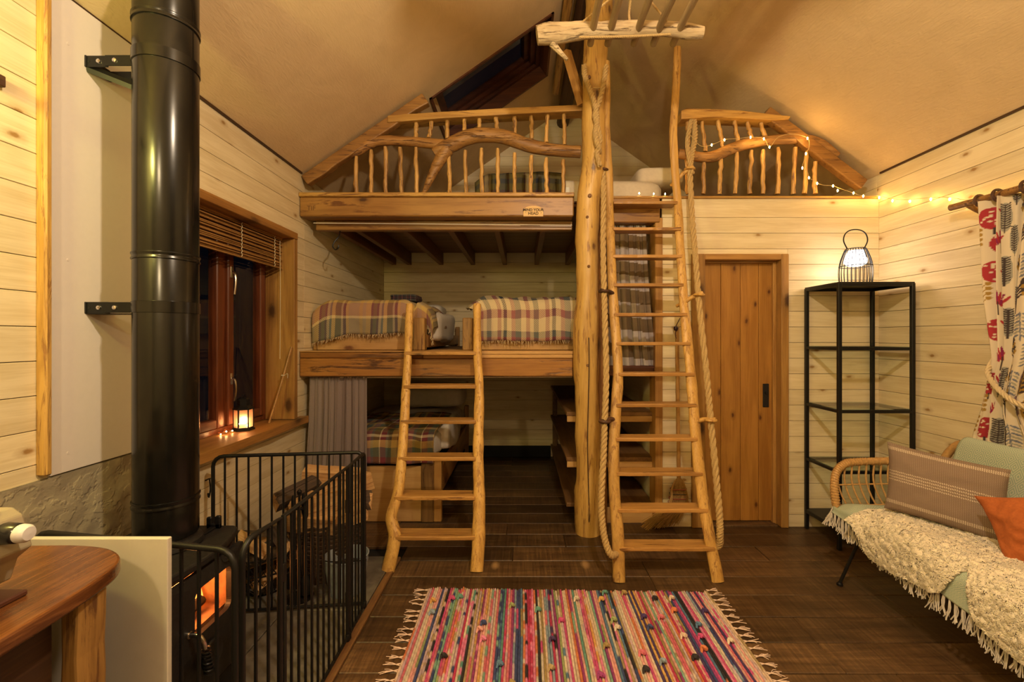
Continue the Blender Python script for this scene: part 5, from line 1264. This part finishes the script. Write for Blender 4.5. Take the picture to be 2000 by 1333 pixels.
def ynear(z): return lerp_t([(.70, 1.82), (.9, 1.90), (1.0, 2.02), (1.08, 2.06), (1.27, 1.98), (1.6, 1.82), (2.12, 1.62)], z)
def lerp_t(tb, x):
    for (a, p), (b_, q) in zip(tb, tb[1:]):
        if x <= b_: k = max(0, (x-a)/(b_-a)); return p+(q-p)*k
    return tb[-1][1]
def cfn(u, v):
    z = .70+1.425*v; y = yfar(z)+(ynear(z)-yfar(z))*(u+.018*math.sin(u*23)); tie = math.exp(-((z-1.12)/.22)**2)
    am = .030*(1-.45*tie)
    x = 2.515-am*math.sin(2*PI*7.5*u+.4)-am*.4*math.sin(2*PI*17*u+z*2)+.010*mn.noise(V((u*5, z*2, 1)))-.02*tie
    return V((x, y-.008*math.sin(2*PI*15*u+1), z))
def cfc(u, v): return tuple(img[min(719, int((1-v)*719)), min(799, int(u*799))])
g = N('tree_print_cotton'); vc = g.n('ShaderNodeVertexColor', layer_name='Col'); tree_m = g.fin(vc.outputs[0], .9)
MB().grid(cfn, 420, 460, colfn=cfc).build('cloth', tree_m, t, True, solid=.003)
tie = [V((2.585, 2.46, 1.295)), V((2.53, 2.44, 1.27)), V((2.455, 2.40, 1.20)), V((2.435, 2.33, 1.125)), V((2.43, 2.24, 1.065)), V((2.44, 2.12, 1.04)), V((2.47, 2.02, 1.06)), V((2.58, 1.97, 1.15))]
rope(MB(), tie, .013).build('tie_back', plain('cream_cord', (.60, .48, .29), .8, 0, .3, 200., .1), t, True)
t = thing('curtain_rod', 'rustic branch curtain rod with wooden rings on the right wall', 'curtain rod', (2.5, 2.2, 2.14))
MB().tube(cat([(2.505, y, 2.142+.006*math.sin(y*5)) for y in (2.66, 2.4, 2.1, 1.8, 1.5, 1.2)], 40), .0185, 12, wob=.15, fr=9).build('rod', curve_m, t, True)
MB().tube(cat([(XR+.002, 2.53, 2.06), (2.57, 2.545, 2.09), (2.51, 2.555, 2.132)], 12), [.018, .016, .018], 10, wob=.15).build('bracket', curve_m, t, True)
for k in range(8):
    y = 2.49-k*.115+(.02 if k % 2 else 0)
    MB().tube([(2.505+.031*math.cos(a), y+.004*math.sin(a), 2.135+.031*math.sin(a)) for a in np.linspace(0, 2*PI, 21)], .0075, 8, cap=False).build('ring', dark_log, t, True)

# ================================================================== rattan sofa
rat = plain('rattan_cane', (.50, .29, .105), .5, 0, .3, 60., .18)
t = thing('rattan_sofa', 'natural rattan bench sofa on thin black legs by the right wall', 'sofa', (2.15, 2.0, 0))
SYF, SYN = 2.66, 1.20
for yy, fn_ in ((SYF, 1), (SYN, 1)):
    s = -1 if yy == SYN else 1
    lp = cat([(1.835, yy, .40), (1.832, yy+s*.012, .50), (1.855, yy+s*.03, .585), (1.91, yy+s*.04, .635), (2.0, yy+s*.045, .648), (2.25, yy+s*.045, .655), (2.42, yy+s*.04, .66)], 40)
    a_ = MB().tube(lp, .021, 12).build('arm_rail', rat, t, True)
    bi = MB()
    for i in range(1, 39, 1):
        p = lp[i]; tdir = (lp[i+1]-lp[i-1]).normalized(); n1 = tdir.cross(V((0, 1, 0))).normalized()
        bi.tube([p+(n1*math.cos(k)+V((0, 1, 0))*math.sin(k))*.0215+tdir*.0015*k for k in np.linspace(0, 2*PI, 11)], .003, 4, cap=False)
    bi.build('cane_binding', rat, a_, True)['kind'] = 'stuff'
    for k in range(13):
        x = 1.875+k*.043; p1 = min(.645, .52+.14*math.sqrt(max(0, k+.2)/2)) if k < 2 else .648
        MB().tube(cat([(x+.028, yy-.0, .395), (x+.004, yy+s*.026, .47), (x-.008, yy+s*.04, .55), (x+.0, yy+s*.042, p1)], 9), .0052, 7).build('spindle', rat, a_, True)
    MB().tube(cat([(1.845, yy+s*.03, .515), (2.1, yy+s*.038, .518), (2.42, yy+s*.03, .52)], 10), .0048, 7).build('cross_cane', rat, t, True)
bp = cat([(2.42, SYF+.03, .42), (2.45, SYF+.01, .62), (2.475, SYF-.05, .755), (2.485, SYF-.16, .792), (2.485, 2.0, .80), (2.485, SYN+.16, .792), (2.475, SYN+.05, .755), (2.45, SYN-.01, .62), (2.42, SYN-.03, .42)], 60)
MB().tube(bp, .021, 12).build('back_rail', rat, t, True)
for k in range(22):
    y = SYN+.08+k*(SYF-SYN-.16)/21; MB().tube([(2.40, y, .40), (2.455, y, .62), (2.482, y, .785)], .0052, 7).build('spindle', rat, t, True)
MB().tube([(1.835, SYN, .395), (1.835, SYF, .395), (2.42, SYF, .40), (2.42, SYN, .40), (1.835, SYN, .395)], .016, 10).build('seat_frame', rat, t, True)
MB().box(1.85, 2.41, SYN+.02, SYF-.02, .385, .40, .003).build('seat_base', rat, t)
for y0, y1 in ((2.50, 2.545), (1.32, 1.27)):
    for x0, x1 in ((1.90, 1.775), (2.36, 2.44)):
        l_ = MB().tube([(x0, y0, .385), (x1, y1, .012)], .0085, 8).build('leg', black_steel, t, True)
        MB().lathe([(.014, 0), (.016, .002), (.016, .012), (.010, .018)], (x1, y1, 0), 14).build('foot', black_steel, l_, True)
    MB().tube([(1.90, y0, .384), (2.36, y0, .384)], .0085, 8).build('crossbar', black_steel, t, True)
# mint throw
g = N('mint_diamond_weave'); uv = g.n('ShaderNodeUVMap').outputs[0]; sp = g.n('ShaderNodeSeparateXYZ', {0: uv})
du = g.math('ABSOLUTE', g.math('SUBTRACT', g.math('FRACT', g.math('MULTIPLY', sp.outputs[0], 25.)), .5)); dv = g.math('ABSOLUTE', g.math('SUBTRACT', g.math('FRACT', g.math('MULTIPLY', sp.outputs[1], 22.)), .5))
dd = g.math('ADD', du, dv); st = g.math('GREATER_THAN', g.math('FRACT', g.math('MULTIPLY', dd, 5.)), .45)
mint = g.fin(g.mix(st, (.55, .58, .45), (.33, .43, .34)), .95, st, .4, .002)
t = thing('mint_throw', 'mint green diamond weave throw covering the sofa back and seat', 'blanket', (2.1, 2.0, .45))
prof = cat([(2.515, 0, .68), (2.512, 0, .77), (2.485, 0, .832), (2.45, 0, .80), (2.425, 0, .66), (2.38, 0, .52), (2.32, 0, .452), (2.1, 0, .444), (1.92, 0, .446), (1.845, 0, .44), (1.80, 0, .40), (1.79, 0, .33), (1.785, 0, .275)], 80)
TY0, TY1 = 2.625, 1.15
def mfn(u, v):
    p = prof[min(79, int(v*79))]; y = TY0+(TY1-TY0)*u
    if v < .47: y -= max(0, .47-v)*.35*(1-u)
    k = max(0, (v-.80)/.2)
    q = V((p.x, y, p.z)); nn = .008*mn.noise(V((p.x*5, y*4, p.z*5)))
    q.z += nn+(.0 if v < .8 else .035*k*mn.noise(V((0, y*2.2, 3)))-.05*k*u+.11*k*(1-u)**1.5); q.x += .012*mn.noise(V((y*7, p.z*4, 2)))*(k+.2)
    if u < .06 and .47 < v < .86: q.z -= (.06-u)*.4
    return q
MB().grid(mfn, 110, 80).build('cloth', mint, t, True, solid=.006)
tas = plain('cream_tassel', (.58, .53, .47), .95)
r = random.Random(9)
def tassel(p, d, L, side):
    m = MB()
    for k in range(7):
        e = p+d*L+V((r.uniform(-.5, .5), r.uniform(-1, 1), r.uniform(-.4, .4)))*.020
        m.tube(cat([p+side*r.uniform(-.006, .006), p+d*L*.5+V((r.uniform(-.006, .006), r.uniform(-.01, .01), 0)), e], 6), .0024, 4, cap=False)
    return m.build('tassel', tas, t, True)
for k in range(54): tassel(mfn(k/53, .995), V((-.06, .0, -1)), r.uniform(.075, .105), V((0, 1, 0)))
for k in range(9): tassel(mfn(.0, .70+k*.036), V((-.30, .22, -1)).normalized(), r.uniform(.06, .085), V((1, 0, 0)))
# sheepskin
wool = plain('sheepskin_wool', (.80, .71, .55), .95, 0, 0, 60., .06, **{'Sheen Weight': .3})
t = thing('sheepskin', 'shaggy cream sheepskin rug lying over the sofa seat and front', 'sheepskin', (2.0, 2.0, .46))
sp2 = cat([(2.27, 0, .462), (2.1, 0, .460), (1.93, 0, .462), (1.85, 0, .452), (1.795, 0, .405), (1.775, 0, .34), (1.77, 0, .27), (1.772, 0, .21)], 60)
def efr(y): return .84+.08*mn.noise(V((y*2.3, 3.3, 1)))-.34*math.exp(-((y-1.86)/.055)**2)+.10*math.exp(-((y-1.60)/.15)**2)-.32*ss(2.28, 2.43, y)**1.5
def shf(u, v):
    y = 2.43-u*1.25; e = efr(y)
    b0 = .06+.06*mn.noise(V((y*3, 0, 5)))
    s_ = b0+(e-b0)*v
    p = sp2[min(59, max(0, int(s_*59)))].lerp(sp2[min(59, max(0, int(s_*59)+1))], s_*59-int(s_*59)) if s_ < 1 else sp2[59]
    rn = .10*(1-min(1, u/.10))**2
    q = V((p.x, y, p.z+.014*mn.noise(V((p.x*6, y*6, p.z*6)))))
    fl = abs(mn.noise(V((p.x*26, y*26, p.z*26))))*.012+abs(mn.noise(V((p.x*60, y*60, p.z*60))))*.007
    q.z += fl; q.x -= fl*(.3 if s_ < .4 else 1.)
    if u < .10: q.x += (rn*(.5-v))*1.6
    q.y += .03*mn.noise(V((v*4, 7, u)))*(1-u); return q
MB().grid(shf, 240, 170).build('hide', wool, t, True, solid=.012)
r = random.Random(10); m = MB(); nrm = []
for i in range(52000):
    u, v = r.random(), r.random()
    p = shf(u, v); a = shf(min(1, u+.01), v)-p; b_ = shf(u, min(1, v+.012))-p
    nn = a.cross(b_)
    if nn.length < 1e-9: continue
    nn.normalize()
    if nn.dot(V((-.6, 0, 1))) < 0: nn = -nn
    lock = V((mn.noise(V((u*34, v*22, 1))), mn.noise(V((u*34, v*22, 5))), mn.noise(V((u*34, v*22, 9)))))
    d = (nn*.75+V((-.25, -.06, -.30))+lock*.55).normalized(); L = r.uniform(.006, .0105)
    sd_ = nn.cross(d); sd_ = sd_.normalized() if sd_.length > 1e-6 else V((0, 1, 0))
    w_ = r.uniform(.0030, .0044); s2 = d.cross(sd_)
    mid = p+d*L*.6+nn*.005; tip = p+d*L+lock*.006-nn*.002
    tri = [(sd_*math.cos(k)+s2*math.sin(k)) for k in (0, 2.094, 4.189)]
    nrm += [nn+q*.35+lock*.4 for q in tri]+[nn+q*.35+lock*.5 for q in tri]+[nn+d*.3+lock*.6]
    m.add([p+q*w_ for q in tri]+[mid+q*w_*.85 for q in tri]+[tip], [(0, 1, 4, 3), (1, 2, 5, 4), (2, 0, 3, 5), (3, 4, 6), (4, 5, 6), (5, 3, 6)])
o = m.build('fleece', wool, t, 3); o.data.normals_split_custom_set_from_vertices([tuple(q.normalized()) for q in nrm]); o['kind'] = 'stuff'
# cushions
def cushion(c, ax, ay, w_, h_, th, mat, name, label, pinch=.05, sd=0, corner=.10, lump=.006):
    ax, ay = V(ax).normalized(), V(ay).normalized(); az = ax.cross(ay)
    def f(s):
        def fn(u, v):
            a, b_ = 2*u-1, 2*v-1
            kx = 1-corner*(1-abs(b_)**2.2)*abs(a)**3*.6; ky = 1-corner*(1-abs(a)**2.2)*abs(b_)**3*.6
            hgt = th*(max(0, (1-abs(a)**2.6)*(1-abs(b_)**2.6)))**.42
            q = V(c)+ax*(a*w_/2*kx)+ay*(b_*h_/2*ky)
            wr = lump*mn.noise(V((a*3+sd, b_*3, s)))+lump*.6*mn.noise(V((a*7, b_*5+sd, s)))
            return q+az*(s*hgt/2+wr*(hgt/th+.1))
        return fn
    m = MB().grid(f(1), 44, 34).grid(f(-1), 44, 34, flip=True)
    return tag(m.build(name, mat, None, True), label, 'cushion')
g = N('brown_woven_stripe'); uv = g.n('ShaderNodeUVMap').outputs[0]; sp = g.n('ShaderNodeSeparateXYZ', {0: uv})
BR, CW = (.20, .135, .095), (.60, .50, .38)
st = g.ramp(sp.outputs[1], [(0, BR), (.115, CW), (.165, BR), (.455, CW), (.475, BR), (.495, CW), (.515, BR), (.535, CW), (.555, BR), (.575, CW), (.595, BR), (.895, CW), (.945, BR)], 'CONSTANT')
wv = g.math('GREATER_THAN', g.math('FRACT', g.math('ADD', g.math('MULTIPLY', sp.outputs[0], 46.), g.math('MULTIPLY', sp.outputs[1], 46.))), .42)
wk2 = g.math('GREATER_THAN', g.math('FRACT', g.math('MULTIPLY', sp.outputs[0], 60.)), .30)
col = g.mix(wv, (.33, .25, .19), st); cm = g.mix(wk2, BR, col)
brown_w = g.fin(cm, .95, wv, .6, .003)
bc = V(((1843-VX)*2.24/F, 2.24, zb(962, 2.24)))
cushion(bc+V((.0, .0, .01)), (.66, -.70, -.12), (.16, .14, .95), .455, .345, .14, brown_w, 'cushion', 'brown woven cushion with cream stripes on the sofa', sd=1)
orange = plain('burnt_orange_linen', (.40, .105, .022), .9, 0, .3, 120., .10)
cushion(V((2.13, 1.805, .60)), (.45, -.75, .35), (-.06, .32, .90), .43, .34, .14, orange, 'cushion', 'burnt orange cushion in front of the brown one at the sofa', sd=5, corner=.22, lump=.022)

# ================================================================== rag rug
RXa, RXb, RYa, RYb = -.515, 1.005, 1.10, 2.50
t = thing('rag_rug', 'multicoloured striped rag rug with fringed sides on the floor', 'rug', (.25, 1.8, .002))
g = N('rag_strip_cloth'); vc = g.n('ShaderNodeVertexColor', layer_name='Col'); tc = g.n('ShaderNodeTexCoord')
nz = g.n('ShaderNodeTexNoise', {'Vector': tc.outputs['Object'], 'Scale': 160., 'Detail': 2.}).outputs[0]
rag_m = g.fin(g.mix(.35, vc.outputs[0], g.mix(nz, (.1, .08, .08), (1, 1, 1)), 'OVERLAY'), .95, nz, .5, .003)
pal = [(.62, .16, .22), (.70, .36, .34), (.66, .50, .40), (.60, .52, .44), (.48, .04, .12), (.55, .08, .24), (.30, .05, .20), (.07, .04, .14), (.05, .07, .20), (.12, .30, .26), (.22, .40, .32), (.05, .10, .07), (.40, .30, .16), (.33, .24, .10), (.62, .36, .12), (.62, .20, .09), (.24, .32, .42), (.10, .20, .34), (.55, .42, .48), (.03, .025, .03), (.68, .58, .46), (.30, .36, .16), (.70, .22, .40)]
pw_ = [7, 9, 8, 6, 5, 6, 4, 5, 4, 2, 3, 1, 4, 2, 3, 4, 4, 3, 6, 3, 7, 2, 7]
r = random.Random(21); NR = 138; wv_ = (RXb-RXa)/NR
last = None
for k in range(NR):
    cA = r.choices(pal, pw_)[0]; cB = r.choices(pal, pw_)[0]; pat = r.random(); lng = 104
    x = RXa+(k+.5)*wv_; vs = []; co = []; seg = 5; ph = r.uniform(0, 9)
    yb0, yb1 = RYa, RYb+.012*mn.noise(V((k*.37, 0, 4)))+r.uniform(-.006, .006)-.0003*k
    for i in range(lng+1):
        y = yb0+(yb1-yb0)*i/lng
        n1 = mn.noise(V((k*1.7, y*5+ph, 1))); h = .0085+.004*abs(math.sin(i*PI/2+k))+.004*mn.noise(V((k*3.1, y*22, 2)))
        xo = .0035*mn.noise(V((k*.45, y*3, 6)))
        ml = 0 if pat < .45 else (1 if mn.noise(V((k*5.3, y*(4 if pat < .7 else 16)+ph, 7))) > .08 else 0)
        c_ = cB if ml else cA
        sh = 1+.25*n1
        if (i+k) % 3 == 0: sh *= .78   # binding warp thread crosses
        for j in range(seg):
            a = PI*j/(seg-1); vs.append(V((x+xo-math.cos(a)*wv_*.54, y, .002+h*math.sin(a)))); co.append(tuple(min(1, q*sh) for q in c_))
    fs = [(i*seg+j, i*seg+j+1, (i+1)*seg+j+1, (i+1)*seg+j) for i in range(lng) for j in range(seg-1)]+[tuple(lng*seg+j for j in range(seg))]
    MB().add(vs, fs, 0, None, co).build('rag_strip', rag_m, t, True)
for k in range(46):
    x, y = r.uniform(RXa+.05, RXb-.05), r.uniform(1.6, RYb-.04); c_ = r.choice(pal)
    m = MB(); m.tube(cat([(x-.014, y-.01, .010), (x-.006, y+.006, .024), (x+.006, y-.004, .026), (x+.014, y+.010, .011)], 9), [.004, .009, .010, .004], 7, wob=.4, fr=60)
    m.c = [c_]*len(m.v); m.build('rag_knot', rag_m, t, True)
fr_m = plain('rug_fringe', (.66, .50, .42), .95)
for side, xx in ((-1, RXa), (1, RXb)):
    for k in range(30):
        y = RYa+.02+k*(RYb-RYa-.03)/29+r.uniform(-.008, .008); m = MB(); kn_ = V((xx+side*.016, y, .006))
        m.tube([(xx, y-.006, .006), kn_], .003, 5).tube([(xx, y+.006, .006), kn_], .003, 5)
        for j in range(5):
            e = kn_+V((side*r.uniform(.03, .06), r.uniform(-.022, .022), r.uniform(-.002, .004)))
            m.tube(cat([kn_, kn_.lerp(e, .5)+V((0, r.uniform(-.006, .006), .003)), e], 5), .0016, 4, cap=False)
        m.build('tassel', fr_m, t, True)
